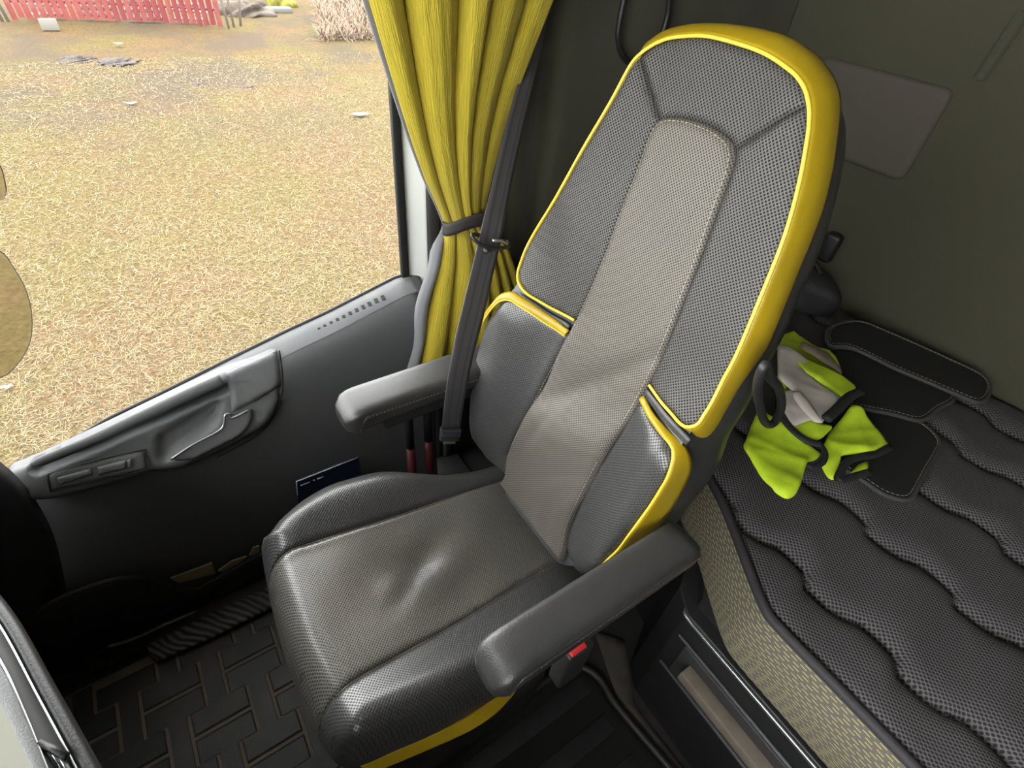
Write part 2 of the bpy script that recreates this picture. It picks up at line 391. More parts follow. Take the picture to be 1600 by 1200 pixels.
# Frame normal must face the sitter
assert FB.n[1] < 0 or True
if FB.n[1] < 0:
    FB.n = -FB.n
up_front = cr(780, 30, 2.307, [(270,1085),(200,1048),(136,1012),(100,990),(75,960),(66,930),(75,885),(110,800),(200,650),(300,470),(400,300),(470,170),(505,128),(550,95),(595,74),(640,64),(740,60),(850,85),(960,125),(1050,185),(1085,222),(1106,262),(1118,320),(1118,370),(1110,440),(1080,600),(1030,780),(960,960),(860,1200)]) + cr(700, 420, 2.4, [(1030,420),(985,510),(958,552),(940,580),(915,592),(888,592),(862,572),(840,545),(800,500),(755,437)])
ins_L = cr(780, 30, 2.307, [(575,362),(545,400),(520,470),(488,560),(455,640),(420,730),(390,820),(340,940)]) + cr(700, 420, 2.4, [(475,200),(425,300),(370,400),(300,540),(240,640),(215,720),(213,775)])
ins_R = cr(780, 30, 2.307, [(575,362),(600,354),(630,352),(670,356),(720,370),(765,388),(800,410),(828,432),(843,455),(848,490),(840,535),(820,590),(780,700),(738,820),(708,900)]) + cr(700, 420, 2.4, [(898,75),(852,198),(805,315),(752,425),(680,560),(600,680),(520,830),(470,930),(445,1000),(438,1060)])
uF = FB.uv(up_front); iL = FB.uv(ins_L); iR = FB.uv(ins_R)
uFs = catmull(uF, 4)
iLs = catmull(iL, 4); iRs = catmull(iR, 4)
def _sm(P, k):
    P = P.copy()
    for _ in range(k): P[1:-1] = (P[:-2]+2*P[1:-1]+P[2:])/4
    return P
iLs = _sm(iLs, 5); iRs = _sm(iRs, 5)
def cut_between(line, p, q):
    """sub-polyline of line between the points nearest p and q"""
    a = np.argmin(np.hypot(*(line-p).T)); b = np.argmin(np.hypot(*(line-q).T))
    return line[a:b+1] if a <= b else line[b:a+1][::-1]
# head seams
hsL = FB.uv(cr(780, 30, 2.307, [(575,362),(560,310),(540,250),(528,200),(513,130)]))
hsR = FB.uv(cr(780, 30, 2.307, [(846,470),(900,432),(960,395),(1030,350),(1112,306)]))
kL = np.argmin(np.hypot(*(uFs-hsL[-1]).T)); kR = np.argmin(np.hypot(*(uFs-hsR[-1]).T))
hsL[-1] = uFs[kL]; hsR[-1] = uFs[kR]; hsL[0] = iLs[0]
jR = np.argmin(np.hypot(*(iRs-hsR[0]).T)); hsR[0] = iRs[jR]
g = .0012
insert_out = np.vstack([iLs[::-1], iRs[1:]])      # bottom-left -> up -> bottom-right
# insert bottom goes straight across, tucked behind the cushion
insert_bot = np.array([iRs[-1]+[-.004, -.03], iLs[-1]+[.004, -.03]])
def creases(u, v):
    return -.006*np.exp(-((u*.8+(v-.30)*.6-.02)/.018)**2)*sst(v, .2, .28)*(1-sst(v, .45, .52)) - .003*np.exp(-(((u-.02)*.75-(v-.36)*.66)/.02)**2)*np.exp(-(((v-.36)/.05)**2)) + .006*np.sin(38*(u*.5+v*.9))*np.exp(-((v-.27)/.14)**2) - .004*np.exp(-((u-.05+(v-.2)*.25)/.012)**2)*np.exp(-((v-.2)/.07)**2)
shell_px = None
backrest_empty = None
# --- shell: silhouette, rear half
lowL_px = cr(700, 420, 2.4, [(455,243),(380,192),(300,132),(240,90),(208,96),(168,150),(132,200),(100,310),(75,430),(70,540),(80,630),(120,690),(170,738),(211,778)])
lowL = FB.uv(lowL_px)
lowR_px = cr(700, 420, 2.4, [(722,492),(760,570),(800,618),(828,650),(843,676),(845,705),(830,765),(780,860),(700,970),(640,1052),(560,1130),(500,1160),(470,1140)])
lowR = FB.uv(lowR_px)
# lower panel outlines closed along the insert seam
def seam_part(line, p, q): return cut_between(line, np.array(p), np.array(q))
pL_top = lowL[0]; pR_top = lowR[0]
panelLL = np.vstack([catmull(lowL, 4), seam_part(iLs, lowL[-1], lowL[0])[1:-1]])
panelLR = np.vstack([catmull(lowR, 4), seam_part(iRs, iRs[-1], lowR[0])[1:-1]])
upL = np.vstack([uFs[:kL+1], hsL[::-1][1:], cut_between(iLs, iLs[0], uFs[0])[1:-1]])
upR = np.vstack([uFs[kR:], cut_between(iRs, uFs[-1], hsR[0])[1:-1], hsR[:-1]])
head = np.vstack([uFs[kL:kR+1], hsR[::-1][1:], iRs[:jR+1][::-1][1:], hsL[1:-1]])
outer_up = np.vstack([uFs, ])
# whole body outline (front silhouette) for the shell
bodyL = [uFs[0]]
body = np.vstack([np.array([iRs[-1]+[0, -.05], iLs[-1]+[0, -.05]]),
                  catmull(lowL, 4)[::-1][:-14], uFs[20:-26], catmull(lowR, 4)[18:-6]])
def shrink(P, d):
    P = resample(P, .012, True); t = np.roll(P, -1, 0)-np.roll(P, 1, 0); nn = np.stack([t[:, 1], -t[:, 0]], 1); nn /= np.linalg.norm(nn, axis=1)[:, None]+1e-9
    ok = inside(P+nn*.003, P); s = 1 if ok.mean() > .5 else -1
    return P+nn*s*d
body = resample(body, .012, True)
def smooth(P, k=2):
    for _ in range(k): P = (np.roll(P, 1, 0)+2*P+np.roll(P, -1, 0))/4
    return P
body = smooth(body, 3)
def smooth_open(P, k=2):
    P = P.copy()
    for _ in range(k): P[1:-1] = (P[:-2]+2*P[1:-1]+P[2:])/4
    return P
rings = []
for dd, h in ((.004, None), (-.006, -.030), (-.010, -.060), (-.004, -.090), (.012, -.112), (.04, -.122)):
    Q = smooth(shrink(body, 0), 1); t = np.roll(Q, -1, 0)-np.roll(Q, 1, 0); nn = np.stack([t[:, 1], -t[:, 0]], 1); nn /= np.linalg.norm(nn, axis=1)[:, None]
    if not inside([Q[5]+nn[5]*.004], Q)[0]: nn = -nn
    Q2 = Q+nn*dd; hh = HB(Q[:, 0], Q[:, 1])-.010 if h is None else np.full(len(Q), h)
    rings.append(FB.w(Q2[:, 0], Q2[:, 1], hh))
V = np.vstack(rings); n_ = len(rings[0]); Fc = []
for i in range(len(rings)-1):
    for k in range(n_): Fc.append((i*n_+k, i*n_+(k+1) % n_, (i+1)*n_+(k+1) % n_, (i+1)*n_+k))
Fc.append(tuple((len(rings)-1)*n_+k for k in range(n_)))
backrest = recalc(mesh('backrest', V, Fc, M['leather'], seat))
backrest['label'] = 'black leather rear shell of the backrest'
def bpart(name, out, m, **kw):
    kw.setdefault('puff', .006); kw.setdefault('rad', .014); kw.setdefault('skirt', .012)
    return patch(name, FB, out, m, backrest, **kw)
patch('backrest_liner', FB, smooth(shrink(body, .003), 1), M['leather2'], backrest, step=.014, off=-.009)
bpart('backrest_insert', np.vstack([insert_out, insert_bot]), M['insert'], off=.004, Hx=creases, step=.006)['label'] = 'grey perforated centre strip with sand stitching'
kq = dict(puff=.004, rad=.008)
bpart('upper_side_panel', upL, M['perfup'], **kq); bpart('upper_side_panel', upR, M['perfup'], **kq)
bpart('headrest_panel', head, M['perfup'], **kq)
bpart('lower_bolster', panelLL, M['perf'], outer=lowL[3:-2], oclosed=False, roll=.03, rolld=.012, off=.002)
bpart('lower_bolster', panelLR, M['perf'], outer=lowR[2:], oclosed=False, roll=.03, rolld=.012, off=.002)
def on(P, off): 
    P = np.asarray(P); return FB.w(P[:, 0], P[:, 1], HB(P[:, 0], P[:, 1])+off)
# stitched seam on insert
def stitches(name, P3, mt, parent, L=.004, gap=.003, r=.0006, nrm=(0, 0, 1)):
    P3 = np.asarray(P3); Q = resample(P3, (L+gap)); V = []; Fc = []
    nrm = np.array(nrm, float)
    for a, b in zip(Q[:-1], Q[1:]):
        t = b-a; t /= np.linalg.norm(t)+1e-12; s = np.cross(t, nrm); s /= np.linalg.norm(s)+1e-12; e = a+t*L; k = len(V)
        for p, hh in ((a, 0), ((a+e)/2, 1), (e, 0)):
            V += [p+s*r+nrm*r*.2, p+nrm*r*(1+.8*hh), p-s*r+nrm*r*.2]
        for j in (0, 3): Fc += [(k+j, k+j+1, k+j+4, k+j+3), (k+j+1, k+j+2, k+j+5, k+j+4)]
    return recalc(mesh(name, V, Fc, mt, parent))
insm = shrink(np.vstack([insert_out, insert_bot]), .005); 
ws = on(insm, .0035); 
stitches('stitching', ws[[i for i in range(len(ws)) if insm[i][1] > .03]], M['thread'], backrest, r=.00045, nrm=FB.n)['label'] = 'sand coloured stitching round the centre strip'
# piping round the upper panel
pu = on(uFs, .000)
tube('piping', resample(pu, .006), .0025, M['ypipe'], backrest, 8)['label'] = 'yellow piping round the upper panels'
# yellow band behind the piping: front edge = piping, rear edge measured on the side of the backrest
band_px = cr(780, 30, 2.307, [(560,80),(600,52),(640,38),(700,28),(760,25),(830,27),(900,35),(960,45),(1020,60),(1070,84),(1110,112),(1150,142),(1180,180),(1205,220),(1220,260),(1226,300),(1225,340),(1216,430),(1200,540),(1180,630),(1160,700),(1120,805),(1080,900),(1040,1000),(1000,1100),(965,1180)]) + cr(700, 420, 2.4, [(1100,430),(1050,520),(1010,590),(985,622),(960,642),(930,646),(905,638),(880,612)])
bandR = np.array([FB.px(x, y, fixed=-.045+.035*float(1-sst(y, 420, 560))*0) for x, y in band_px])
i0 = np.argmin(np.hypot(*(uFs-FB.uv(cr(780, 30, 2.307, [(505, 128)]))[0]).T)); i1 = len(uFs)-1-int(np.argmin(np.hypot(*(uFs[::-1][:40]-FB.uv(cr(700, 420, 2.4, [(840, 545)]))[0]).T)))
Afr = respn(uFs[i0:i1+1], 90); Arr = respn(bandR, 90)
Af = on(Afr, -.001); Ar = FB.w(Arr[:, 0], Arr[:, 1], Arr[:, 2])
rows = []
for s in np.linspace(0, 1, 9):
    mid = Af*(1-s)+Ar*s
    bul = .006*math.sin(math.pi*s)
    cen = FB.w(.03, .5, -.02); o_ = mid-cen; o_ -= FB.n*(o_@FB.n)[:, None]; o_ /= np.linalg.norm(o_, axis=1)[:, None]+1e-9
    rows.append(mid+o_*bul)
ob = grid('yellow_band', np.array(rows), M['yellow'], backrest); recalc(ob); solid(ob, .004, 0); ob['label'] = 'wide yellow leather side band'
tube('band_edge', resample(Ar, .01), .0022, M['leather'], backrest, 6)
sti = Af*.86+Ar*.14; stitches('stitching', sti+o_*.0035, M['ythread'], backrest, r=.0005, nrm=FB.n)
# left side band (faces the door)
Al = respn(uFs[6:i0+1], 50); Lf = on(Al, -.001); Lr = FB.w(Al[:, 0]+.004, Al[:, 1], np.full(50, -.045))
ob = grid('yellow_band', np.array([Lf*(1-s)+Lr*s for s in np.linspace(0, 1, 5)]), M['yellow'], backrest); solid(ob, .004, 0)
# lower yellow bands
lowR_in = lowR[:-2]; lowR_out = np.array([FB.px(x, y, fixed=h) for (x, y), h in zip(cr(700, 420, 2.4, [(735,478),(775,550),(840,622),(880,658),(905,690),(916,722),(905,780),(850,880),(780,980),(735,1045),(640,1100)]), [.008, .020, .026, .024, .016, .008, -.002, -.008, -.01, -.01, -.01])])
a_ = catmull(on(respn(lowR_in, 12), .0), 6); b_ = catmull(FB.w(*respn(lowR_out, 12).T), 6)
ob = grid('yellow_band', np.array([a_*(1-s)+b_*s+FB.n*.004*math.sin(math.pi*s) for s in np.linspace(0, 1, 7)]), M['yellow'], backrest); solid(ob, .004, 0)
ob['label'] = 'yellow leather band round the near lower bolster'
tube('piping', resample(a_, .006), .0021, M['ypipe'], backrest, 8); stitches('stitching', a_*.75+b_*.25+FB.n*.004, M['ythread'], backrest, r=.0005, nrm=FB.n)
# strip of yellow over the far lower bolster
fin = FB.uv(cr(700, 420, 2.4, [(445,252),(380,210),(300,155),(240,118),(205,118),(170,150),(140,192),(128,215)])); fout = FB.uv(cr(700, 420, 2.4, [(456,232),(385,178),(305,122),(245,86),(205,92),(165,135),(135,178),(124,205)]), off=.001)
a_ = catmull(on(respn(fin, 10), .004), 6); b_ = catmull(on(respn(fout, 10), .002), 6)
ob = grid('yellow_band', np.array([a_*(1-s)+b_*s+FB.n*.002*math.sin(math.pi*s) for s in np.linspace(0, 1, 5)]), M['yellow'], backrest); solid(ob, .003, 0)
tube('piping', resample(a_, .006), .0019, M['ypipe'], backrest, 8)
# stitched grey strip between upper and lower panels, both sides
for pts in ([(450,222),(380,180),(320,140),(262,100)], [(737,462),(790,530),(850,600),(900,652)]):
    L_ = on(catmull(FB.uv(cr(700, 420, 2.4, pts)), 6), .0); tube('gap_strip', L_-FB.n*.002, .0065, M['leather2'], backrest, 10, flat=.4, upv=FB.n)
    stitches('stitching', L_+FB.n*.004, M['trim'], backrest, r=.0006, nrm=FB.n)

# --- cushion
tcs = math.radians(9.9)
def HC(u, v):
    u = np.asarray(u, float); v = np.asarray(v, float)
    a = np.abs(u-.0)
    h = .026*sst(np.abs(u+.0), .11, .20)*sst(v, -.46, -.25)
    h = h-.010*np.exp(-(((u)/.13)**2+((v+.2)/.14)**2))
    return h
FC = Frame((0, 0, .5), (1, 0, 0), (0, math.cos(tcs), math.sin(tcs)), HC)
c_left = [(x, y) for x, y in cr(400, 680, 2.308, [(810,88),(740,99),(650,104),(560,97),(500,92),(430,94),(350,112),(250,142),(150,197),(60,272),(28,322)])]
oL = FC.uv(c_left, off=-.006)
c_front = cr(400, 680, 2.308, [(18,400),(50,560),(110,780),(160,900),(210,1010),(262,1120)])
oF = FC.uv(c_front, fixed=-.06)
oR = FC.uv(cr(400, 680, 2.308, [(300,1185),(370,1188),(500,1132),(640,1072),(760,1008),(830,962),(905,880)]), fixed=-.075)
oB = np.array([[oR[-1][0]+.005, -.46], [oL[0][0]-.01, -.46]])
oR = np.vstack([oR[:-1], [[-.223, -.26], [-.222, -.34], [-.215, -.42]]]); oB = np.array([[-.212, -.46], [.20, -.46]])
c_out = np.vstack([oL, oF, oR, oB]); 
c_outs = smooth_open(resample(catmull(c_out[:-2], 5), .008), 2); c_outs = np.vstack([c_outs, oB])
sL = FC.uv(cr(400, 680, 2.308, [(892,160),(700,222),(500,290),(300,352),(180,390),(110,412),(60,440),(30,462)]))
sR = FC.uv(cr(400, 680, 2.308, [(1112,448),(1000,505),(840,605),(700,690),(500,800),(350,885),(270,945),(212,1005)]))
def clip_seam(S, first_to_back=True):
    # extend the seam to the front outline and back to the rear edge
    d = S[-1]-S[-2]; d /= np.linalg.norm(d); e = S[-1].copy(); k = 0
    while inside([e], c_outs)[0] and k < 200: e = e+d*.001; k += 1
    S = S.copy()
    while not inside([S[-1]], c_outs)[0] and len(S) > 3: S = S[:-1]
    d0 = S[0]-S[1]; d0 /= np.linalg.norm(d0); b = S[0]+d0*((-.46-S[0][1])/d0[1])
    j = np.argmin(np.hypot(*(c_outs-e).T)); return np.vstack([[b], S, [c_outs[j]]]), j
SLc, jL = clip_seam(sL); SRc, jR2 = clip_seam(sR)
SLs = np.vstack([SLc[:1], catmull(SLc[1:], 4)]); SRs = np.vstack([SRc[:1], catmull(SRc[1:], 4)])
nO = len(c_outs)
left_poly = np.vstack([c_outs[:jL+1], SLs[::-1][1:], c_outs[-1:]])
mid_poly = np.vstack([SLs, c_outs[jL+1:jR2], SRs[::-1]])
right_poly = np.vstack([SRs, c_outs[jR2+1:nO-2], c_outs[nO-2:nO-1]])
def wrink(u, v):
    return .0035*np.sin(55*(u*.9+v*.35)+1.1)*np.exp(-(((u-.02)/.07)**2+((v+.22)/.07)**2)) -.004*np.exp(-(((u+.03)*.8+(v+.13)*.6)/.02)**2)*np.exp(-(((u+.01)/.05)**2+((v+.15)/.05)**2)) + .004*np.sin(30*u+20*v)*np.exp(-((u/.1)**2+((v+.17)/.12)**2)) - .006*np.exp(-(((u-.02)/.03)**2+((v+.2)/.04)**2)) + .005*np.exp(-(((u+.0)/.025)**2+((v+.13)/.03)**2)) - .002*np.exp(-(((u+.05)/.03)**2+((v+.22)/.05)**2))
kw = dict(puff=.005, rad=.012, skirt=.03, outer=c_outs[:-2], roll=.055, rolld=.075)
# outer is an open line: rear edge must not roll, so close it far behind
outer_far = np.vstack([c_outs[:-2], [[-.215, -.9], [.22, -.9]]])
kw['outer'] = outer_far
cushion = patch('seat_cushion', FC, mid_poly, M['cushion'], seat, Hx=wrink, **kw); cushion['label'] = 'worn grey perforated centre panel of the seat cushion'
patch('cushion_bolster', FC, left_poly, M['perf'], cushion, **kw); patch('cushion_bolster', FC, right_poly, M['perf'], cushion, **kw)
def onc(P, off): P = np.asarray(P); return FC.w(P[:, 0], P[:, 1], HC(P[:, 0], P[:, 1])+off)
def rolloff(P): 
    do = pdist(P, outer_far); return -.075*(1-np.sqrt(np.clip(1-(1-np.clip(do/.055, 0, 1))**2, 0, 1)))
for S, mt in ((SLs, M['thread']), (SRs, M['thread'])):
    Q = resample(S[1:], .006); tube('seam', FC.w(Q[:, 0], Q[:, 1], HC(Q[:, 0], Q[:, 1])+rolloff(Q)-.0044), .0010, M['seamc'], cushion, 6)
# piping along the far edge; yellow strip along the near side
Q = resample(catmull(oL[:6], 4), .006); Q = Q-[.004, 0]; tube('piping', FC.w(Q[:, 0], Q[:, 1], HC(Q[:, 0], Q[:, 1])+rolloff(Q)-.004), .0018, M['ypipe'], cushion, 8)
yo = FC.uv(cr(400, 680, 2.308, [(370,1192),(500,1134),(640,1074),(760,1012),(830,962),(900,890),(940,840)]), fixed=-.095)
yo2 = FC.uv(cr(400, 680, 2.308, [(430,1205),(560,1152),(700,1092),(800,1042),(880,982),(942,908),(968,850)]), fixed=-.115)
a_ = catmull(FC.w(yo[:, 0], yo[:, 1], np.full(len(yo), -.092)), 6); b_ = catmull(FC.w(yo2[:, 0], yo2[:, 1], np.full(len(yo2), -.118)), 6)
ob = grid('yellow_band', np.array([a_*(1-s)+b_*s for s in np.linspace(0, 1, 5)]), M['yellow'], cushion); solid(ob, .008, 0); bevel(ob, .002)
ob['label'] = 'yellow leather strip along the near lower edge'
# seat base under the cushion
cb = shrink(c_outs, .02); lower = []
for h, d in ((-.08, .012), (-.14, .012), (-.17, .05)):
    Q = shrink(c_outs, d); Q = respn(np.vstack([Q, Q[:1]]), 80)[:-1]; lower.append(FC.w(Q[:, 0], Q[:, 1], np.full(len(Q), h)))
V = np.vstack(lower); Fc = [(i*79+k, i*79+(k+1) % 79, (i+1)*79+(k+1) % 79, (i+1)*79+k) for i in range(2) for k in range(79)]; Fc.append(tuple(range(158, 237))); Fc.append(tuple(range(79)))
recalc(mesh('cushion_pan', V, Fc, M['black'], seat))
# pedestal with bellows
ped = []
for z, wd in ((.30, .19), (.27, .2), (.25, .175), (.22, .2), (.19, .175), (.16, .2), (.13, .175), (.10, .2), (.06, .21), (.0, .21)):
    th = np.linspace(0, 2*np.pi, 41)[:-1]; c_, s_ = np.cos(th), np.sin(th)
    rx = np.sign(c_)*np.abs(c_)**.4*wd*.9; ry = np.sign(s_)*np.abs(s_)**.4*wd; ped.append(np.stack([rx, ry-.22, np.full(40, z)], 1))
recalc(grid('pedestal', np.array(ped), M['rubber'], seat, closed_u=True))
# --- armrests
def armrest(x0, w_, yf, yr, zt, slope, side, hgt=.052):
    """padded arm: x centre, width, front y, rear y, top z"""
    secs = []
    n = 30; ys = np.linspace(0, 1, n)
    for t in ys:
        y = yf+(yr-yf)*t; zc = zt-hgt/2+slope*t
        e = min(1, t/.085); sc = math.sqrt(max(0, 1-(1-e)**2)) if t < .085 else 1
        e2 = min(1, (1-t)/.06); sc2 = math.sqrt(max(0, 1-(1-e2)**2)) if t > .94 else 1
        sc = max(.02, sc*sc2); th = np.linspace(0, 2*np.pi, 33)[:-1]; c_, s_ = np.cos(th), np.sin(th)
        wx = w_/2*(.82+.18*sc)*(1 if sc > .3 else .9); hz = hgt/2*(.55+.45*sc) if sc > .05 else hgt/2*.5
        pw = .42
        zz = np.sign(s_)*np.abs(s_)**pw*hz; zz = np.where(s_ < 0, zz*(1.25-.35*t), zz)
        drop = -.010*(1-min(1, t/.12))**2
        secs.append(np.stack([x0+np.sign(c_)*np.abs(c_)**pw*wx, np.full(32, y), zc+zz+drop], 1))
    # close ends
    c0 = secs[0].mean(0); c1 = secs[-1].mean(0)
    secs = [c0+(secs[0]-c0)*.0+[0, .0, 0], c0+(secs[0]-c0)*.6+[0, .006*np.sign(yf-yr)*.6, 0]] + secs + [c1+(secs[-1]-c1)*.5, c1+(secs[-1]-c1)*0]
    o = recalc(grid('armrest', np.array(secs), M['leather'], seat, closed_u=True)); return o
RX = -.262
arN = armrest(RX, .062, -.140, -.485, .722, -.008, -1, .048); arN['label'] = 'near armrest, black leather with stitched edge'
arF = armrest(.246, .078, -.150, -.50, .682, .0, 1, .046); arF['label'] = 'far armrest beside the door'
for o_a, xs, yf, yr, zt in ((arN, RX-.0305, -.155, -.475, .705), (arF, .246-.0385, -.168, -.49, .666)):
    t = np.linspace(0, 1, 40); P = np.stack([np.full(40, xs), yf+(yr-yf)*t, zt-.008*t+np.where(t < .07, -.03*(1-t/.07)**2, 0)], 1)
    stitches('stitching', P, M['thread'], o_a, r=.0007, nrm=(-1, 0, 0)); tube('edge_welt', P+[0, 0, .0035], .0014, M['leather'], o_a, 6)
    # lower mounting arm
    box('arm_bracket', (xs+.008, yr+.03, zt-.060), (xs+.052, yf-.05, zt-.02), M['black'], o_a, .008)
# pivot housings
for xx, zp in ((RX+.002, .678), (.25, .64)):
    th = np.linspace(0, 2*np.pi, 25)[:-1]
    R_ = [np.stack([np.full(24, xx+dx), -.465+np.cos(th)*rr, zp+np.sin(th)*rr], 1) for dx, rr in ((-.025, .0), (-.025, .022), (-.021, .028), (.02, .028), (.025, .022), (.025, 0))]
    recalc(grid('armrest_pivot', np.array(R_), M['leather'], seat, closed_u=True))
# handle loop on the side of the shell (grab loop behind the bolster)
hc = FB.px(1203, 612, fixed=-.075); hp = FB.w(*hc)
th = np.linspace(0, 2*np.pi, 41)[:-1]
loop = [at(x, y, 0, hp[0]-.012) for x, y in [(1196,570),(1204,590),(1216,605),(1221,625),(1219,642),(1210,660),(1200,663),(1193,655),(1188,638),(1184,615),(1186,592)]]
tube('grab_loop', resample(catmull(loop, 5, True), .004, True), .0060, M['black'], seat, 10, closed=True, flat=1.0)['label'] = 'black plastic grab loop on the backrest side'
# belt buckle with red button below the near armrest
bk = np.array([at(x, y, 2, .60) for x, y in [(872,1005),(905,990),(900,1008),(878,1020)]]); cbk = bk.mean(0)+[-.012, 0, 0]
buckle = box('belt_buckle', (cbk[0]-.010, cbk[1]-.028, .50), (cbk[0]+.016, cbk[1]+.018, .614), M['black'], seat, .004)
box('release_button', (cbk[0]-.008, cbk[1]-.014, .612), (cbk[0]+.008, cbk[1]+.013, .618), M['red'], buckle, .002)['label'] = 'red release button'

exec(compile('', '', 'exec')) if False else None
# ------------------------------------------------------------------ cab shell (setting)
def st(o, k='structure'): o['kind'] = k; return o
XD = .56                     # window plane of the door
st(box('floor', (-2.0, -1.6, -.06), (.37, .95, 0), M['rubber']))
st(box('trim_11', (.37, -1.6, -.06), (.62, -.55, .01), M['black']))
st(box('wall_back', (-2.0, -1.60, -.06), (.62, -1.55, 2.1), M['olive']))
# side wall of the sleeper with soft vertical folds
ys = np.linspace(-1.55, -.50, 120); zs = np.linspace(0, 2.1, 30)
A = np.array([[(.55+.006*math.sin((y+.2)*24)+.018*math.exp(-((y+.77)/.03)**2)-.014*math.exp(-((y+.70)/.03)**2), y, z) for y in ys] for z in zs])
o = grid('wall_right', A, M['olive']); solid(o, .01, 1); st(o)
st(box('wall_left', (-1.98, -1.6, -.06), (-1.93, .95, 2.1), M['olive']))  # unseen driver's side, window left out to keep light off the door
st(box('wall_front', (-1.98, .95, -.06), (.62, 1.0, .95), M['black']))
st(box('trim_3', (-1.98, .93, 1.85), (.62, 1.0, 2.1), M['olive']))
# ceiling with a small unseen roof hatch, added to let in top light
hx0, hx1, hy0, hy1 = -.80, -.56, .20, .40
for k, (lo, hi) in enumerate([((-2, -1.6), (hx0, 1.0)), ((hx1, -1.6), (.62, 1.0)), ((hx0, -1.6), (hx1, hy0)), ((hx0, hy1), (hx1, 1.0))]):
    pass
V = [(-2, -1.6, 2.1), (.62, -1.6, 2.1), (.62, 1, 2.1), (-2, 1, 2.1), (hx0, hy0, 2.1), (hx1, hy0, 2.1), (hx1, hy1, 2.1), (hx0, hy1, 2.1)]
o = mesh('ceiling', V, [(0, 1, 5, 4), (1, 2, 6, 5), (2, 3, 7, 6), (3, 0, 4, 7)], M['roofm'], smooth=False); solid(o, .04, 0); st(o)
o = mesh('added_hatch_pane', [(hx0, hy0, 2.13), (hx1, hy0, 2.13), (hx1, hy1, 2.13), (hx0, hy1, 2.13)], [(0, 1, 2, 3)], M['glass'], smooth=False); st(o)
o = mesh('window_2', [(-1.93, .96, .95), (.56, .96, .95), (.56, .90, 1.86), (-1.93, .90, 1.86)], [(0, 1, 2, 3)], M['glass'], smooth=False); st(o)

# ------------------------------------------------------------------ passenger door
sill_px = [(-40, 765), (17, 738), (108, 692), (170, 655), (255, 614), (354, 564), (450, 517), (513, 488), (618, 434)]
S3 = np.array([at(x, y, 0, XD) for x, y in sill_px])
ysrt = S3[::-1]  # y ascending (rear -> front)
def zs_(y): return np.interp(y, ysrt[:, 1], ysrt[:, 2])
yr_, yf_ = -.425, .62
prof = [(.563, -.30), (.563, -.02), (.562, -.004), (.560, .0), (.545, .001), (.520, -.006), (.505, -.012), (.494, -.022), (.485, -.040), (.479, -.065), (.474, -.10), (.469, -.15), (.464, -.22), (.460, -.30)]
cols = []
yy = np.linspace(yr_, yf_, 70)
low_prof = lambda y: [(.457, .20), (.455, .10), (.450, .03), (.440, .0)]
for y in yy:
    z0 = float(zs_(y)); kz = min(1, (z0-.23)/.31); c = [(x, y, z0+dz*(kz if dz < 0 else 1)) for x, dz in prof]
    c += [(x, y, z) for x, z in low_prof(y)]; cols.append(c)
door = grid('door_1', np.array(cols), M['door']); recalc(door); solid(door, .008, -1); st(door)
# rear rounded end of the door top
endc = []
for k in range(12):
    a = math.pi/2*k/11; c = []
    for (x, y, z) in cols[0]:
        c.append((x+.03*(1-math.cos(a)) if x < .53 else x, y-.028*math.sin(a), z-(.006*(1-math.cos(a)))))
    endc.append(c)
o = grid('door_end_cap', np.array(endc), M['door'], door); recalc(o)
# ledge strip along the glass, its light from above painted as lighter grey; outer weather seal
led = []
for y in yy: z0 = float(zs_(y)); led.append([(x, y, z0+dz+.0018) for x, dz in ((.556, .0), (.545, .001), (.528, -.003), (.512, -.009), (.503, -.014))])
o = grid('window_ledge', np.array(led), M['doorl'], door); recalc(o)
P = np.array([(XD-.001, y, float(zs_(y))+.002) for y in yy]); tube('weather_seal', P, .0042, M['seal'], door, 8)
P = np.array([(XD+.003, y, float(zs_(y))-.004) for y in yy]); tube('outer_seal', P, .0025, M['carpet'], door, 8)
# demister slots in the ledge
slot_px = cr(400, 400, 3.529, [(702,235),(664,251),(627,269),(592,286),(556,303),(520,320),(485,338),(450,354),(415,371),(380,388),(348,404)])
for i, (x, y) in enumerate(slot_px):
    s = max(.25, 1-.075*i); p = at(x, y, 0, .5085); p = at(x, y, 2, p[2])
    zz = float(zs_(p[1])); hw = .0042*(.6+.4*s); hl = .0068*s
    q = at(x, y, 0, .507)
    V = [(q[0]+a*hl*.9, q[1]+b*hw, q[2]+.002+a*hl*.32) for a in (-1, 1) for b in (-1, 1)]
    o = mesh('demister_slot', V, [(0, 1, 3, 2)], M['black'], door, smooth=False); solid(o, .002, 0)
# sculpted pod with pull handle, cup and lever
ta = math.radians(28)
FD = Frame((.478, 0, .53), (0, -1, 0), (math.sin(ta), 0, math.cos(ta)))
assert FD.n[0] < 0
pod_px = cr(0, 400, 3.529, [(60,1192),(170,1150),(520,985),(870,815),(1100,705),(1240,640),(1400,572),(1530,515),(1548,600),(1555,700),(1545,790),(1520,860),(1470,930),(1400,980),(1250,1060),(1100,1130),(985,1178),(870,1192)]) + cr(0, 700, 2.4, [(570,92),(480,120),(330,165),(200,196),(130,203),(90,195),(50,160),(25,125)])
podo = FD.uv(pod_px, fixed=.012)
cup = catmull(FD.uv(cr(0, 400, 3.529, [(850,1130),(835,1060),(850,985),(900,945),(1000,880),(1100,822),(1180,780),(1235,790),(1240,850),(1215,930),(1150,990),(1020,1070),(920,1150)]), fixed=.012), 5, True)
slotP = FD.uv(cr(0, 400, 3.529, [(200,1178),(520,1050),(700,965),(900,880),(1235,735)]), fixed=.012)
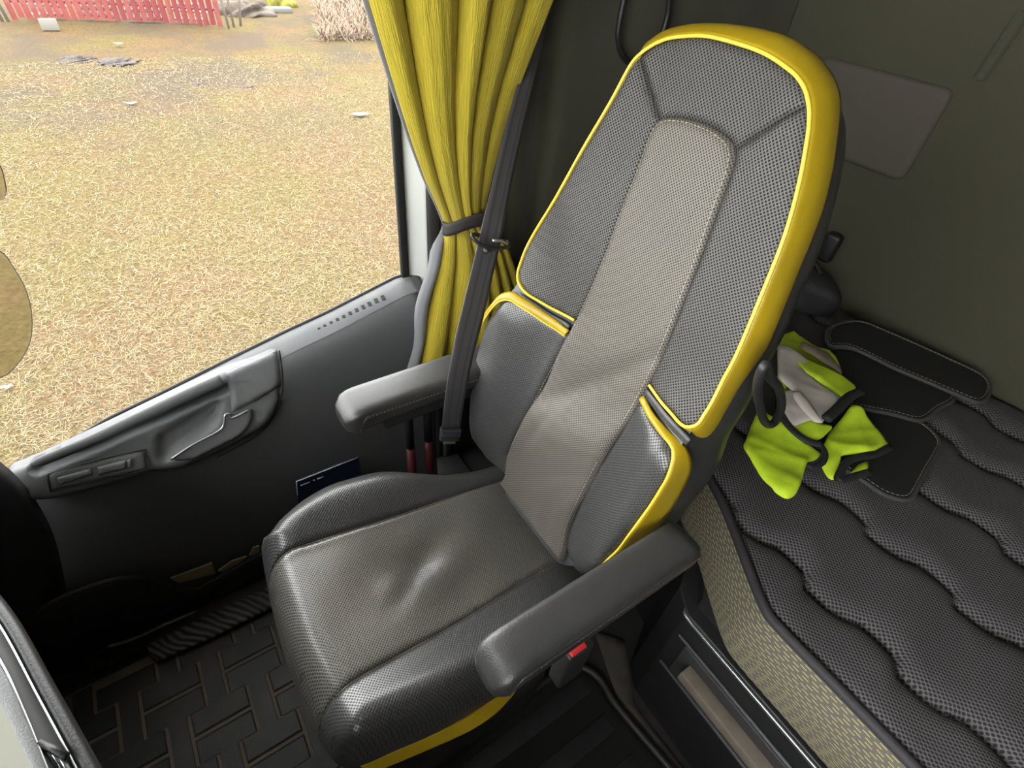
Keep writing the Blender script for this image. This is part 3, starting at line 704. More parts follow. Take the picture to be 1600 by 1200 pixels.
def HP(u, v):
    Q = np.stack([np.asarray(u), np.asarray(v)], 1); d = pdist(Q, cup); ins = inside(Q, cup)
    h = np.where(ins, -.016*sst(d, 0, .022), 0)
    ds = pdist(Q, slotP, False); h = h-.020*np.exp(-(ds/.009)**4)
    return h
pod = patch('handle_pod', FD, catmull(podo, 3, True), M['doorl'], door, step=.005, puff=.014, rad=.02, off=.014, skirt=.025, Hx=HP, flare=.006)
pod['label'] = 'lighter grey sculpted pod around the inside handle'
# pull bar
barP = FD.uv(cr(0, 400, 3.529, [(168,1165),(300,1105),(520,1010),(700,925),(900,830),(1080,745),(1225,682)]), fixed=.03)
P = catmull(FD.w(barP[:, 0], barP[:, 1], np.array([.018, .026, .030, .031, .031, .031, .030])), 6); r = np.interp(np.linspace(0, 1, len(P)), [0, .06, .5, 1], [.005, .0085, .0105, .0125])
tube('pull_bar', P, r, M['door'], door, 14, flat=.7, upv=FD.n)['label'] = 'grey pull bar along the top of the pod'
# corner block behind the bar
cbk_ = FD.uv(cr(0, 400, 3.529, [(1245,650),(1400,582),(1528,522),(1545,620),(1543,720),(1420,795),(1280,865),(1272,760)]), fixed=.022)
patch('corner_cover', FD, cbk_, M['doorl'], door, step=.006, puff=.006, rad=.010, off=.024, skirt=.012)
# release lever
lev = FD.uv(cr(0, 400, 3.529, [(940,1122),(1060,1040),(1200,965),(1232,930),(1236,880),(1262,868),(1275,890),(1370,846),(1388,860),(1386,905),(1350,965),(1290,1010),(1120,1095),(1060,1122)]), fixed=.022)
lv = patch('release_lever', FD, catmull(lev, 2, True), M['lever'], door, step=.004, puff=.003, rad=.006, off=.024, skirt=.006)
rim = FD.uv(cr(0, 400, 3.529, [(940,1122),(1060,1043),(1200,968),(1232,932),(1240,880),(1262,872),(1280,893),(1370,850)]), fixed=.026)
tube('lever_rim', catmull(FD.w(rim[:, 0], rim[:, 1], np.full(len(rim), .026)), 6), .0022, M['chrome'], lv, 8)['label'] = 'bright rim of the release lever'
# switch panel
swp = cr(0, 700, 2.4, [(180,110),(200,92),(360,48),(530,10),(545,18),(550,80),(400,115),(210,160),(188,158)])
sw = patch('switch_panel', FD, FD.uv(swp, fixed=.016), M['doorl'], door, step=.005, puff=.003, rad=.005, off=.018, skirt=.008)
for pts in ([(365,72),(472,46),(474,76),(370,102)], [(476,44),(494,40),(496,70),(479,75)], [(215,112),(340,78),(345,98),(222,140)]):
    patch('switch_button', FD, FD.uv(cr(0, 700, 2.4, pts), fixed=.02), M['doorl'], sw, step=.004, puff=.0015, rad=.003, off=.0225, skirt=.005)
so_ = np.array(FD.uv(swp, fixed=.018)); tube('panel_gap', FD.w(*np.c_[catmull(so_, 3, True), np.full(len(so_)*3, .0165)].T), .0012, M['black'], sw, 6, closed=True)
# cut line swooping down the door card below the pod
gl_ = [at(x, y, 0, .468) for x, y in cr(0, 400, 3.529, [(1540,520),(1552,600),(1560,700),(1548,790),(1520,865),(1470,940),(1400,1000),(1200,1110)])]
tube('panel_gap', catmull(gl_, 5), .0015, M['black'], door, 6)
# pocket at the foot of the door
rim_px = cr(0, 700, 2.4, [(90,640),(200,575),(330,520),(440,490),(530,485),(600,500),(640,520),(690,530),(740,528),(780,510),(900,440),(980,398),(1080,350)])
R3 = np.array([at(x, y, 0, .405) for x, y in rim_px]); R3 = catmull(R3, 5)
rows = []
for s, x in ((0, .405), (.15, .400), (.5, .398), (1, .402)):
    rows.append(np.stack([np.full(len(R3), x), R3[:, 1], R3[:, 2]*(1-s)+.045*s], 1))
po = grid('door_pocket', np.array(rows), M['black'], door); recalc(po); solid(po, .004, 0)
tube('pocket_rim', R3, .005, M['seal'], door, 8)
box('pocket_floor', (.40, R3[:, 1].min(), .03), (.46, R3[:, 1].max(), .045), M['black'], door)
# pale chrome accent at the foot of the pocket
ac = [at(x, y, 0, .385) for x, y in cr(0, 700, 2.4, [(400,745),(500,715),(600,670),(680,635),(735,612)])]
tube('kick_accent', catmull(ac, 5), [.001]+[.004]*(len(catmull(ac, 5))-2)+[.002], M['doorl'], door, 8, flat=.5)
# sill with patterned tread strip
sill = st(box('trim_4', (.37, -.55, -.06), (.66, .70, .026), M['black'], None, .004))
def tread_mat():
    m, n, l, b = nt('grooved_tread'); b.inputs['Roughness'].default_value = .55
    t = N(n, 'ShaderNodeTexCoord'); mp = N(n, 'ShaderNodeMapping'); mp.inputs['Rotation'].default_value = (0, 0, .9); l.new(t.outputs['Object'], mp.inputs[0])
    wv = N(n, 'ShaderNodeTexWave'); wv.inputs['Scale'].default_value = 22; wv.inputs['Distortion'].default_value = 7; wv.inputs['Detail'].default_value = 2; wv.inputs['Detail Scale'].default_value = .5; l.new(mp.outputs[0], wv.inputs[0])
    r_ = N(n, 'ShaderNodeValToRGB'); l.new(wv.outputs[1], r_.inputs[0]); r_.color_ramp.elements[0].color = (.03, .028, .03, 1); r_.color_ramp.elements[1].color = (.17, .155, .155, 1); l.new(r_.outputs[0], b.inputs['Base Color'])
    bp = N(n, 'ShaderNodeBump'); bp.inputs['Strength'].default_value = .8; bp.inputs['Distance'].default_value = .004; l.new(wv.outputs[1], bp.inputs['Height']); l.new(bp.outputs[0], b.inputs['Normal'])
    return m
M['tread'] = tread_mat()
FZ = Frame((0, 0, 0), (1, 0, 0), (0, 1, 0))
tp = FZ.uv(cr(0, 700, 2.4, [(548,738),(560,775),(590,797),(800,705),(1025,592),(1090,560),(1080,500),(1000,522),(780,622),(640,690)]), fixed=.03)
patch('tread_strip', FZ, tp, M['tread'], sill, step=.006, puff=.004, rad=.006, off=.033, skirt=.006)['label'] = 'wavy grooved tread strip'
# window of the door: frame + pane
win = st(mesh('window_1', [(XD+.004, -.425, .5), (XD+.004, .80, .30), (XD-.03, .70, 1.75), (XD-.03, -.425, 1.75)], [(0, 1, 2, 3)], M['glass'], smooth=False))
pf = np.array([at(610-2, 150, 0, XD), at(622, 436, 0, XD)]); d_ = pf[0]-pf[1]; top = pf[1]+d_*((1.8-pf[1][2])/d_[2]); bot = pf[1]-d_*.15
yp = float(pf[:, 1].mean())
box('window_frame', (XD-.012, yp-.020, .60), (XD+.003, yp-.003, 1.80), M['carpet'], win, .003)
box('window_frame', (XD-.045, yp, 1.72), (XD+.002, .75, 1.80), M['seal'], win, .003)
# painted pillar and its rubber seal
_pp = [(XD+.001, yp-.016), (XD-.020, yp-.062), (XD-.016, yp-.075), (XD+.003, yp-.075)]
pil = mesh('trim_5', [(x, y, z) for z in (0, 2.05) for x, y in _pp], [(0, 1, 2, 3), (7, 6, 5, 4)]+[(k, (k+1) % 4, 4+(k+1) % 4, 4+k) for k in range(4)], M['paint'], smooth=False); recalc(pil); bevel(pil, .003); st(pil)
sl = box('door_seal', (XD-.026, yp-.095, .0), (XD+.01, yp-.062, 2.05), M['seal'], pil, .008)
box('door_seal', (XD-.036, yp-.125, .0), (XD+.02, yp-.095, 2.05), M['rubber'], pil, .008)
st(box('trim_6', (XD-.035, -.62, 0), (XD+.02, -.54, 2.05), M['black'], None, .01))
st(box('trim_7', (XD-.01, -.47, 1.78), (XD+.06, .95, 2.1), M['olive']))
st(box('trim_8', (XD, .72, .3), (XD+.06, .95, 1.85), M['seal']))

# ------------------------------------------------------------------ curtain
cur = thing('curtain', 'yellow crinkled curtain gathered by a dark strap beside the door window', 'curtain', (.44, -.5, .45))
def cur_edges(z):
    zz = [.40, .53, .68, .78, .83, .858, .90, .96, 1.03, 1.10, 1.235, 1.45, 2.0]
    yl = [-.385, -.402, -.432, -.455, -.464, -.468, -.452, -.425, -.400, -.378, -.338, -.30, -.22]
    yr = [-.70, -.70, -.668, -.625, -.585, -.562, -.563, -.574, -.588, -.610, -.662, -.72, -.80]
    return np.interp(z, zz, yl), np.interp(z, zz, yr)
nz_, nu = 150, 200
A = np.zeros((nz_, nu, 3)); UV = np.zeros((nz_, nu, 2))
for i, z in enumerate(np.linspace(.42, 1.98, nz_)):
    yl, yr2 = cur_edges(z); wd = yl-yr2
    zt = z-.86; gather = math.exp(-(zt/.035)**2)
    for j, s in enumerate(np.linspace(0, 1, nu)):
        sk = s+.03*math.sin(7*s+3*z)
        sh = .035*math.sin(2.6*z)*(zt > 0)
        ph = float(np.interp(s+sh*math.sin(math.pi*s), [0, .17, .24, .44, .62, .70, 1.0], [.15, 1, 1.3, 2, 3, 3.4, 4.6]))
        if zt < 0: ph = float(np.interp(s, [0, .2, .45, .6, .75, .88, 1.0], [0, 1, 2, 3, 4, 5, 6]))
        f = abs(math.sin(math.pi*ph))**.55
        amp = .008+.12*max(0, wd-.09)*.9; amp = min(amp, .036)
        f2 = .06*math.sin(2*math.pi*13*sk+3*z)
        amp *= 1-.25*(s > .62)*(zt > 0)
        x = .455-amp*(f+f2*.35)-.018*math.sin(math.pi*s)*(1-.5*gather)+.012*(1-gather)*0
        A[i, j] = (x-.015*gather*math.sin(math.pi*s), yl-wd*s, z); UV[i, j] = (s*.62, z)
o = grid('cloth', A, M['curtain'], cur, uv=UV); solid(o, .0015, 0)
# grey lining showing at the leading edge
B = []
for z in np.linspace(.42, 1.98, 90):
    yl, yr2 = cur_edges(z); below = float(1-sst(z, .80, .86)); e = .0012+.027*below; fold = .006*math.sin(z*30)*below
    B.append([(.4575-.016*below*abs(math.sin(math.pi*2.2*s))+.0, yl+e*(1-s)-.04*s+fold*(1-s), z) for s in np.linspace(0, 1, 14)])
o = grid('lining', np.array(B), M['lining'], cur); solid(o, .002, 0); o['label'] = 'grey lining showing along the edge'
# tie strap
tie = thing('tie_strap', 'narrow dark strap tied round the waist of the yellow curtain', 'strap', (.44, -.51, .86))
P = []; 
for t in np.linspace(0, 2*np.pi, 49)[:-1]:
    c_, s_ = math.cos(t), math.sin(t); P.append((.436+.030*np.sign(c_)*abs(c_)**.8, -.516+.056*s_, .866+.014*(-s_)*0+.010*c_*-1+.006*math.cos(2*t)))
P = np.array(P); A = np.array([P+[0, 0, dz] for dz in np.linspace(-.0135, .0135, 4)])
o = grid('strap', A, M['strap'], tie, closed_u=True); solid(o, .002, 1)

# ------------------------------------------------------------------ seat belt
sb = thing('seat_belt', 'dark grey seat belt webbing running from the pillar to the seat side', 'seat belt', (.27, -.37, .48))
# centre line pixels with distance given by x
bl = [((718, 672), .185), ((728, 610), .152), ((742, 545), .156), ((757, 490), .18), ((770, 430), .215), ((784, 370), .245), ((796, 300), .285), ((812, 225), .345), ((829, 150), .42), ((847, 75), .475), ((866, 0), .49), ((910, -160), .515)]
Pc = catmull([at(*p, 0, x) for p, x in bl], 6)
br = [((690, 672), .185), ((697, 610), .152), ((708, 545), .156), ((720, 490), .18), ((735, 430), .215), ((749, 370), .245), ((766, 300), .285), ((783, 225), .345), ((803, 150), .42), ((826, 75), .475), ((846, 0), .49), ((893, -160), .515)]
Pl = catmull([at(*p, 0, x) for p, x in br], 6); Pc = (Pc+Pl)/2; Wv = Pl-Pc
Wv = Wv/np.linalg.norm(Wv, axis=1)[:, None]*np.clip(np.linalg.norm(Wv, axis=1), .0, .0235)[:, None]
ribbon('webbing', Pc, Wv, .0015, M['belt'], sb)
# anchor tongue at the lower end
q = at(700, 690, 0, .262); 
dv = (Pc[0]-Pc[3]); dv /= np.linalg.norm(dv); sd = Wv[0]/np.linalg.norm(Wv[0]); nn_ = np.cross(dv, sd)
def slab(name, c, u, v, n, hu, hv, hn, mt, parent, bv=.003):
    V = [c+u*a*hu+v*b*hv+n*d*hn for a in (-1, 1) for b in (-1, 1) for d in (-1, 1)]
    Fc = [(0, 1, 3, 2), (4, 6, 7, 5), (0, 4, 5, 1), (2, 3, 7, 6), (0, 2, 6, 4), (1, 5, 7, 3)]
    return bevel(recalc(mesh(name, V, Fc, mt, parent)), bv, 3)
an = slab('anchor_buckle', Pc[0]+dv*.018, sd, dv, nn_, .026, .026, .006, M['seal'], sb, .004); an['label'] = 'black anchor cover at the lower end'
slab('anchor_buckle', Pc[0]+dv*.006, sd, dv, nn_, .025, .012, .008, mat('blue_black_plastic', (.05, .055, .085), .3), an, .003)
slab('anchor_plate', Pc[0]+dv*.048, sd, dv, nn_, .016, .012, .003, M['chrome'], sb, .002)
# black guide ring clipped on the belt
rg = thing('belt_clip', 'small black and chrome clip ring on the seat belt', 'clip', tuple(at(766, 380, 0, .240)))
rp_ = [at(x, y, 0, xx) for x, y, xx in [(737,368,.235),(748,380,.225),(765,387,.222),(783,388,.226),(795,384,.235),(791,377,.255),(770,374,.258),(748,367,.250)]]
tube('ring', resample(catmull(rp_, 5, True), .003, True), .0032, M['black'], rg, 8, closed=True)
tube('chrome_bar', [at(770, 376, 0, .222), at(783, 376, 0, .224), at(792, 382, 0, .230)], .0024, M['chrome'], rg, 8)['label'] = 'chrome bar of the clip'
th = np.linspace(0, 2*np.pi, 17)[:-1]; kc = at(760, 391, 0, .226); uu = MC[0]; vv_ = MC[1]
R_ = [kc+np.outer(np.cos(th)*rr, uu)+np.outer(np.sin(th)*rr, vv_)-MC[2]*dz for rr, dz in ((0, .004), (.004, .004), (.0055, .002), (.0055, -.003))]
recalc(grid('stud', np.array(R_), M['black'], rg, closed_u=True))

# ------------------------------------------------------------------ stalks and box between seat and pillar
for k, (x, lab) in enumerate(((641, 'dark stalk with red foot beside the seat, nearer the door'), (668, 'dark stalk with red foot beside the seat, nearer the belt'))):
    b0 = at(x+3, 735, 0, .36); t0 = at(x, 600, 0, .36)
    s_ = thing('support_stalk', lab, 'stalk', (float(b0[0]), float(b0[1]), .0))
    tube('upper_tube', [(b0[0], b0[1], .35), (b0[0], b0[1], .56)], .0105, M['black'], s_, 12)
    tube('lower_tube', [(b0[0], b0[1], .0), (b0[0], b0[1], .35)], .0110, M['darkred'], s_, 12)['label'] = 'dark red lower tube'

# ------------------------------------------------------------------ bunk
ZB = .58
yF = -.585
bunk_plan = np.array([(-1.92, yF), (-.60, yF), (-.42, yF), (-.385, -.590), (-.345, -.612), (-.215, -.690), (-.10, -.735), (.0, -.75), (.53, -.75), (.53, -1.53), (-1.92, -1.53)])
seamy = [-.692, -.885, -1.075, -1.262, -1.43]
def seam_wave(u, k):
    """each quilting seam is a row of S curves 0.155 m long with a sharp little hook"""
    ph = ((-u-.385-(.002 if k == 0 else 0))/.1545) % 1.0
    if k % 2: pass
    pts_t = [0, .05, .13, .30, .45, .58, .70, .82, .93, 1.0]
    pts_y = [-.004, .012, .011, .010, .004, -.010, -.014, -.013, -.012, -.004]
    return seamy[k]+np.interp(ph, pts_t, pts_y)
def HQ(u, v):
    u = np.asarray(u, float); v = np.asarray(v, float); h = np.zeros_like(u)
    dmin = np.full_like(u, 1.0)
    for k in range(5):
        dmin = np.minimum(dmin, np.abs(v-seam_wave(u, k)))
    d2 = np.clip(dmin/.05, 0, 1)
    h = -.020*(1-np.sqrt(np.clip(1-(1-d2)**2, 0, 1)))-.006*np.exp(-(dmin/.004)**2)
    h = h+.003*np.sin(u*40+v*13)*np.clip(d2, 0, 1)
    return h
FQ = Frame((0, 0, ZB), (1, 0, 0), (0, 1, 0), HQ)
bunk = thing('bunk_mattress', 'black quilted bunk mattress with wavy seams and a yellow-flecked side band', 'mattress', (-.7, -1.05, .45))
plan_s = smooth(resample(bunk_plan, .02, True), 1)
outb = bunk_plan
mt_ = patch('quilted_top', FQ, plan_s, M['quilt'], bunk, step=.0085, outer=plan_s, roll=.03, rolld=.012)
# side band
edge = resample(catmull(bunk_plan[:9], 6), .01)
tt = np.gradient(edge, axis=0); nn2 = np.stack([-tt[:, 1], tt[:, 0]], 1); nn2 /= np.linalg.norm(nn2, axis=1)[:, None]
if nn2[3][1] < 0: nn2 = -nn2
rows = []; uvr = []; L = np.r_[0, np.cumsum(np.linalg.norm(np.diff(edge, axis=0), axis=1))]
for s in np.linspace(0, 1, 8):
    o_ = .004+.020*math.sin(math.pi*min(1, s*1.15)*.62)*(1); Q = edge+nn2*o_; z = ZB-.012-.125*s
    rows.append(np.c_[Q, np.full(len(Q), z)]); uvr.append(np.c_[L, np.full(len(Q), s*.135)])
o = grid('side_band', np.array(rows), M['band'], bunk, uv=np.array(uvr)); recalc(o); o['label'] = 'grey woven side band with yellow dashes'
tube('edge_piping', np.c_[edge+nn2*.004, np.full(len(edge), ZB-.006)], .0085, M['piping'], bunk, 8)
und = np.array([(-1.92, yF+.02), (-.42, yF+.02), (-.345, -.60), (-.2, -.68), (0, -.74), (.53, -.74), (.53, -1.53), (-1.92, -1.53)])
V = [(x, y, z) for z in (ZB-.13, ZB-.137) for x, y in und]; Fc = [tuple(range(8)), tuple(range(15, 7, -1))]+[(k, (k+1) % 8, 8+(k+1) % 8, 8+k) for k in range(8)]
recalc(mesh('underside', V, Fc, M['black'], bunk, smooth=False))
# storage box below the bunk
sbx = thing('bunk_storage_box', 'black storage box under the bunk with a bright metal edge', 'storage box', (-.9, -1.0, 0))
V = []
plan = [(-1.92, -.572), (-.30, -.572), (-.255, -.60), (-.20, -.70), (.10, -.80), (.53, -.80), (.53, -1.53), (-1.92, -1.53)]
V = [(x, y, z) for z in (0, .41) for x, y in plan]; n8 = len(plan)
Fc = [tuple(range(n8))[::-1], tuple(range(n8, 2*n8))]+[(k, (k+1) % n8, n8+(k+1) % n8, n8+k) for k in range(n8)]
o = recalc(mesh('box_body', V, Fc, M['black'], sbx, smooth=False)); bevel(o, .004, 3)
V = [(x, y, z) for z in (.39, .443) for x, y in [(-1.92, -.60), (-.30, -.60), (-.21, -.715), (.10, -.81), (.53, -.81), (.53, -1.5), (-1.92, -1.5)]]
recalc(mesh('bunk_board', V, [tuple(range(7))[::-1], tuple(range(7, 14))]+[(k, (k+1) % 7, 7+(k+1) % 7, 7+k) for k in range(7)], M['black'], sbx, smooth=False))
eg = catmull([(-.285, -.60, .402), (-.292, -.580, .404), (-.31, -.570, .405), (-.40, -.569, .405), (-.9, -.569, .405), (-1.9, -.569, .405)], 6)
tube('metal_edge', eg, .0045, mat('polished_edge', (.32, .33, .34), .22, metal=.8), sbx, 10)['label'] = 'bright metal edge strip'
for z, rr in ((.345, .003), (.215, .004)):
    tube('moulding', [(-.31, -.568, z), (-1.9, -.568, z)], rr, M['door'], sbx, 8)
box('recess_panel', (-1.9, -.5735, .22), (-.33, -.566, .335), M['seal'], sbx, .003)
lowst = [at(x, y, 1, -.555) for x, y in [(1066, 1050), (1199, 1200)]]
zl = float(np.mean([p[2] for p in lowst]))
box('kick_rail', (-1.9, -.572, zl-.018), (float(lowst[0][0]), -.540, zl+.010), mat('dusty_brown_rail', (.16, .135, .105), .7, noise=.3, nscale=40), sbx, .003)['label'] = 'dusty brown lower rail'

# ------------------------------------------------------------------ carpet mats lying on the bunk
FM = Frame((0, 0, ZB), (1, 0, 0), (0, 1, 0))
def cmat(name, pts, z, lab, edge_n, t=.008, sag=0):
    P = FM.uv(cr(1100, 480, 2.858, pts), fixed=z-ZB); P = smooth(resample(catmull(P, 4, True), .012, True), 1)
    r = thing(name, lab, 'mat', (float(P[:, 0].mean()), float(P[:, 1].mean()), z-t))
    Hs = (lambda u, v: .004*np.sin(9*u+4*v))
    patch('carpet', FM, P, M['carpet'], r, step=.012, off=z-ZB, skirt=t*.8, puff=.003, rad=.01, Hx=Hs)
    E = np.c_[P, z+.004*np.sin(9*P[:, 0]+4*P[:, 1])-.004]
    tube('bound_edge', E, .0048, M['binding'], r, 8, closed=True)
    Q = shrink(P, .006); stitches('stitching', np.c_[Q, z+.004*np.sin(9*Q[:, 0]+4*Q[:, 1])+.0006], M['thread'], r, L=.006, gap=.003, r=.0005)
    return r
cmat('carpet_mat', [(330,400),(560,400),(700,395),(860,460),(970,503),(1040,560),(1062,612),(1000,725),(935,842),(890,850),(800,822),(700,755),(500,640),(330,520)], .596, 'black stitched carpet mat with rounded corner lying partly under the vest', 0)
cmat('carpet_mat', [(545,190),(740,205),(1000,315),(1130,392),(1050,445),(975,497),(860,470),(600,420),(470,330)], .612, 'black carpet mat sandwiched between two others on the bunk', 0)
cmat('carpet_mat', [(560,172),(640,170),(740,210),(860,265),(1000,320),(1160,388),(1230,418),(1268,400),(1286,352),(1270,318),(1240,290),(1100,222),(950,155),(800,95),(690,60),(560,90)], .630, 'long black carpet mat with rounded end, topmost by the back wall', 0)

# ------------------------------------------------------------------ hi-vis vest, crumpled
vest = thing('hi_vis_vest', 'crumpled lime hi-vis vest with grey band lying behind the seat on the bunk', 'vest', (-.2, -.95, .60))
def cloth(name, pts, z, mt, tilt=(0, 0), seed=0, amp=.010, step=.006, lab=None, fold=()):
    P = FM.uv(cr(1100, 480, 2.858, pts), fixed=z-ZB); c = P.mean(0)
    rg_ = np.random.default_rng(seed); ks = rg_.uniform(15, 55, 5); an_ = rg_.uniform(0, 6.28, 5); ph = rg_.uniform(0, 6.28, 5)
    def Hs(u, v):
        h = tilt[0]*(u-c[0])+tilt[1]*(v-c[1])
        for k, a, p in zip(ks, an_, ph): 
            s = np.sin(k*(u*math.cos(a)+v*math.sin(a))+p); h = h+amp*(.45*(1-np.abs(s))**1.3)*30/(k+10)
        return h
    o = patch(name, FM, resample(P, .01, True), mt, vest, step=step, off=z-ZB, Hx=Hs, puff=.004, rad=.012, skirt=.004)
    if lab: o['label'] = lab
    return o, P, Hs
def trimline(pts, z, r=.005, mt=None):
    P = FM.uv(cr(1100, 480, 2.858, pts), fixed=z-ZB); tube('binding', catmull(np.c_[P, np.full(len(P), z)], 5), r, mt or M['trim'], vest, 8, flat=.5)
cloth('lime_cloth', [(400,108),(470,150),(560,200),(610,260),(600,300),(520,300),(400,220),(330,180),(360,120)], .640, M['lime'], seed=1, lab='lime fabric')
cloth('reflective_band', [(440,150),(560,200),(615,265),(618,300),(590,275),(500,215),(430,170)], .662, mat('brown_grey_band', (.20, .16, .12), .6, noise=.2), seed=2, amp=.004)
cloth('lime_cloth', [(380,180),(470,230),(560,275),(640,320),(685,352),(660,385),(615,405),(540,350),(460,300),(400,260),(350,230)], .668, M['lime'], seed=3, amp=.006)
cloth('reflective_band', [(330,165),(385,175),(470,235),(455,290),(530,345),(618,402),(590,440),(535,505),(460,420),(400,370),(335,305)], .672, M['reflect'], seed=4, amp=.006, lab='grey reflective band')
cloth('reflective_band', [(345,375),(400,362),(430,372),(480,430),(535,505),(470,500),(395,532),(350,470)], .668, M['reflect'], seed=5, amp=.006)
cloth('reflective_band', [(402,370),(430,368),(480,430),(538,508),(500,505),(440,440),(405,395)], .688, M['reflect'], seed=15, amp=.003)
cloth('lime_cloth', [(395,532),(470,498),(500,510),(578,535),(530,580),(480,598),(430,570)], .664, M['lime'], seed=6, amp=.008)
cloth('lime_cloth', [(240,455),(330,505),(350,520),(400,570),(480,620),(525,655),(500,680),(460,690),(440,760),(405,845),(370,852),(320,830),(250,740),(172,625),(200,560)], .640, M['lime'], seed=7, amp=.012, lab='lime fabric')
cloth('lime_cloth', [(655,440),(690,460),(760,520),(835,618),(740,650),(610,662),(605,760),(570,772),(525,700),(530,620),(560,560),(620,490)], .636, M['lime'], seed=8, amp=.013, lab='lime fabric')
cloth('lime_cloth', [(650,745),(690,700),(735,680),(740,715),(700,735)], .622, M['lime'], seed=9, amp=.006)
cloth('lime_cloth', [(330,300),(400,345),(390,362),(345,372),(325,340)], .655, M['lime'], seed=10, amp=.005)
trimline([(700,375),(650,400),(600,450),(545,500)], .690, .010); trimline([(340,470),(370,520),(420,570),(470,600),(520,612)], .668, .008)
trimline([(520,612),(540,650),(530,690),(490,712),(460,700)], .655, .006); trimline([(835,622),(760,660),(690,672),(640,690),(612,735),(600,775),(680,752),(740,735)], .640, .007)

# ------------------------------------------------------------------ wall furniture
wp = [at(x, y, 1, -1.54) for x, y in [(1491, 141), (1408, 285)]]
xr = float(np.mean([p[0] for p in wp])); zt_ = wp[0][2]; zb_ = wp[1][2]
FWp = Frame((0, -1.545, 0), (-1, 0, 0), (0, 0, 1))
def rrect(x0, x1, y0, y1, r, n=6):
    P = []
    for cx_, cy_, a0 in ((x1-r, y1-r, 0), (x0+r, y1-r, 90), (x0+r, y0+r, 180), (x1-r, y0+r, 270)):
        for k in range(n+1): a = math.radians(a0+90*k/n); P.append((cx_+r*math.cos(a), cy_+r*math.sin(a)))
    return np.array(P)
if FWp.n[1] < 0: FWp.n = -FWp.n
wpad = patch('wall_pad', FWp, rrect(-.42, -xr, zb_, zt_, .018), M['padm'], None, step=.012, puff=.005, rad=.012, off=.010, skirt=.012)
tag(wpad, 'taupe rounded rectangular cloth pad fixed to the olive back wall', 'wall pad')
# vertical ridge in the upper wall corner
rv = [at(x, y, 1, -1.545) for x, y in [(1600, 20), (1560, 80), (1530, 125)]]
tube('trim_9', catmull(rv, 6), .012, M['olive'])['kind'] = 'structure'
hk = thing('coat_hook', 'small black coat hook on the back wall right of the seat', 'hook', tuple(at(1300, 385, 1, -1.54)))
kp = at(1300, 385, 1, -1.54); slab('hook_body', np.array(kp)+[0, .012, 0], np.array([1., 0, 0]), np.array([0, 0, 1.]), np.array([0, 1., 0]), .022, .042, .016, M['black'], hk, .012)
# cable loop on the side wall
cl = [at(x, y, 0, .535) for x, y in [(985, -60), (975, 0), (968, 35), (966, 60), (972, 85), (985, 100), (1000, 106), (1018, 90), (1032, 60), (1042, 30), (1046, 0), (1050, -60)]]
cbl = tube('power_cable', catmull(cl, 6), .0065, M['black']); tag(cbl, 'black cable hanging in a loop on the olive side wall', 'cable')
# dark soft bag between seat back and wall
bg = thing('black_bag', 'black soft bag standing on the bunk against the back wall behind the seat', 'bag', (.10, -1.42, .60))
Q = []
for i, t in enumerate(np.linspace(0, 1, 16)):
    th = np.linspace(0, 2*np.pi, 33)[:-1]; e = math.sqrt(max(0, 1-max(0, (t-.6)/.4)**2)); e = max(e, .02)
    Q.append(np.stack([.15+(.11)*e*np.cos(th)+.01*np.sin(3*th+4*t), -1.43+.06*e*np.sin(th), np.full(32, .590+.10*t)], 1))
recalc(grid('bag_body', np.array(Q), M['trim'], bg, closed_u=True))
tube('bag_handle', catmull([(.19, -1.43, .67), (.185, -1.43, .695), (.155, -1.43, .705), (.125, -1.43, .695), (.11, -1.43, .67)], 6), .008, M['trim'], bg, 8, flat=.6)

# ------------------------------------------------------------------ floor coverings
fm = thing('rubber_floor_mat', 'black rubber floor mat with interlocking block pattern, brown with dust', 'floor mat', (.1, .35, 0))
box('mat_base', (-.42, -.02, 0), (.355, .75, .008), M['dusty'], fm, .003)
Vt = []; Ft = []; Lx, py_, gp = .210, .080, .0042
def prism(P, z0, z1):
    k = len(Vt); n = len(P); c = P.mean(0)
    for p in P: Vt.append((p[0], p[1], z0))
    for p in P: q = c+(p-c)*.955; Vt.append((q[0], q[1], z1))
    Ft.append(tuple(range(k+n, k+2*n)))
    for i in range(n): j = (i+1) % n; Ft.append((k+i, k+j, k+n+j, k+n+i))
a_w = .019
for col in range(-1, 12):
    for row in range(-1, 7):
        cx_ = -.40+row*Lx+(col % 2)*Lx/2; cy_ = col*py_; hw = py_/2
        xs_ = [0, Lx/4, Lx/4, 3*Lx/4, 3*Lx/4, Lx]
        topy = [hw+a_w, hw+a_w, hw-a_w, hw-a_w, hw+a_w, hw+a_w]
        P = [(cx_+x, cy_+y) for x, y in zip(xs_, topy)]+[(cx_+x, cy_-y) for x, y in zip(xs_[::-1], topy[::-1])]
        P = np.array(P); cc = P.mean(0)
        P2 = []
        for p in P:
            dx = gp if p[0] < cc[0] else -gp; dy = -gp if p[1] > cc[1] else gp
            if abs(abs(p[0]-cc[0])-Lx/4) < 1e-6: dx = -dx
            P2.append((p[0]+dx*.8, p[1]+dy*.8))
        P2 = np.array(P2)
        P2[:, 0] = np.clip(P2[:, 0], -.412, .350); P2[:, 1] = np.clip(P2[:, 1], -.012, .742)
        if np.ptp(P2[:, 0]) < .02 or np.ptp(P2[:, 1]) < .02: continue
        prism(P2, .008, .0105)
recalc(mesh('tread_blocks', Vt, Ft, M['rubber'], fm, smooth=False))
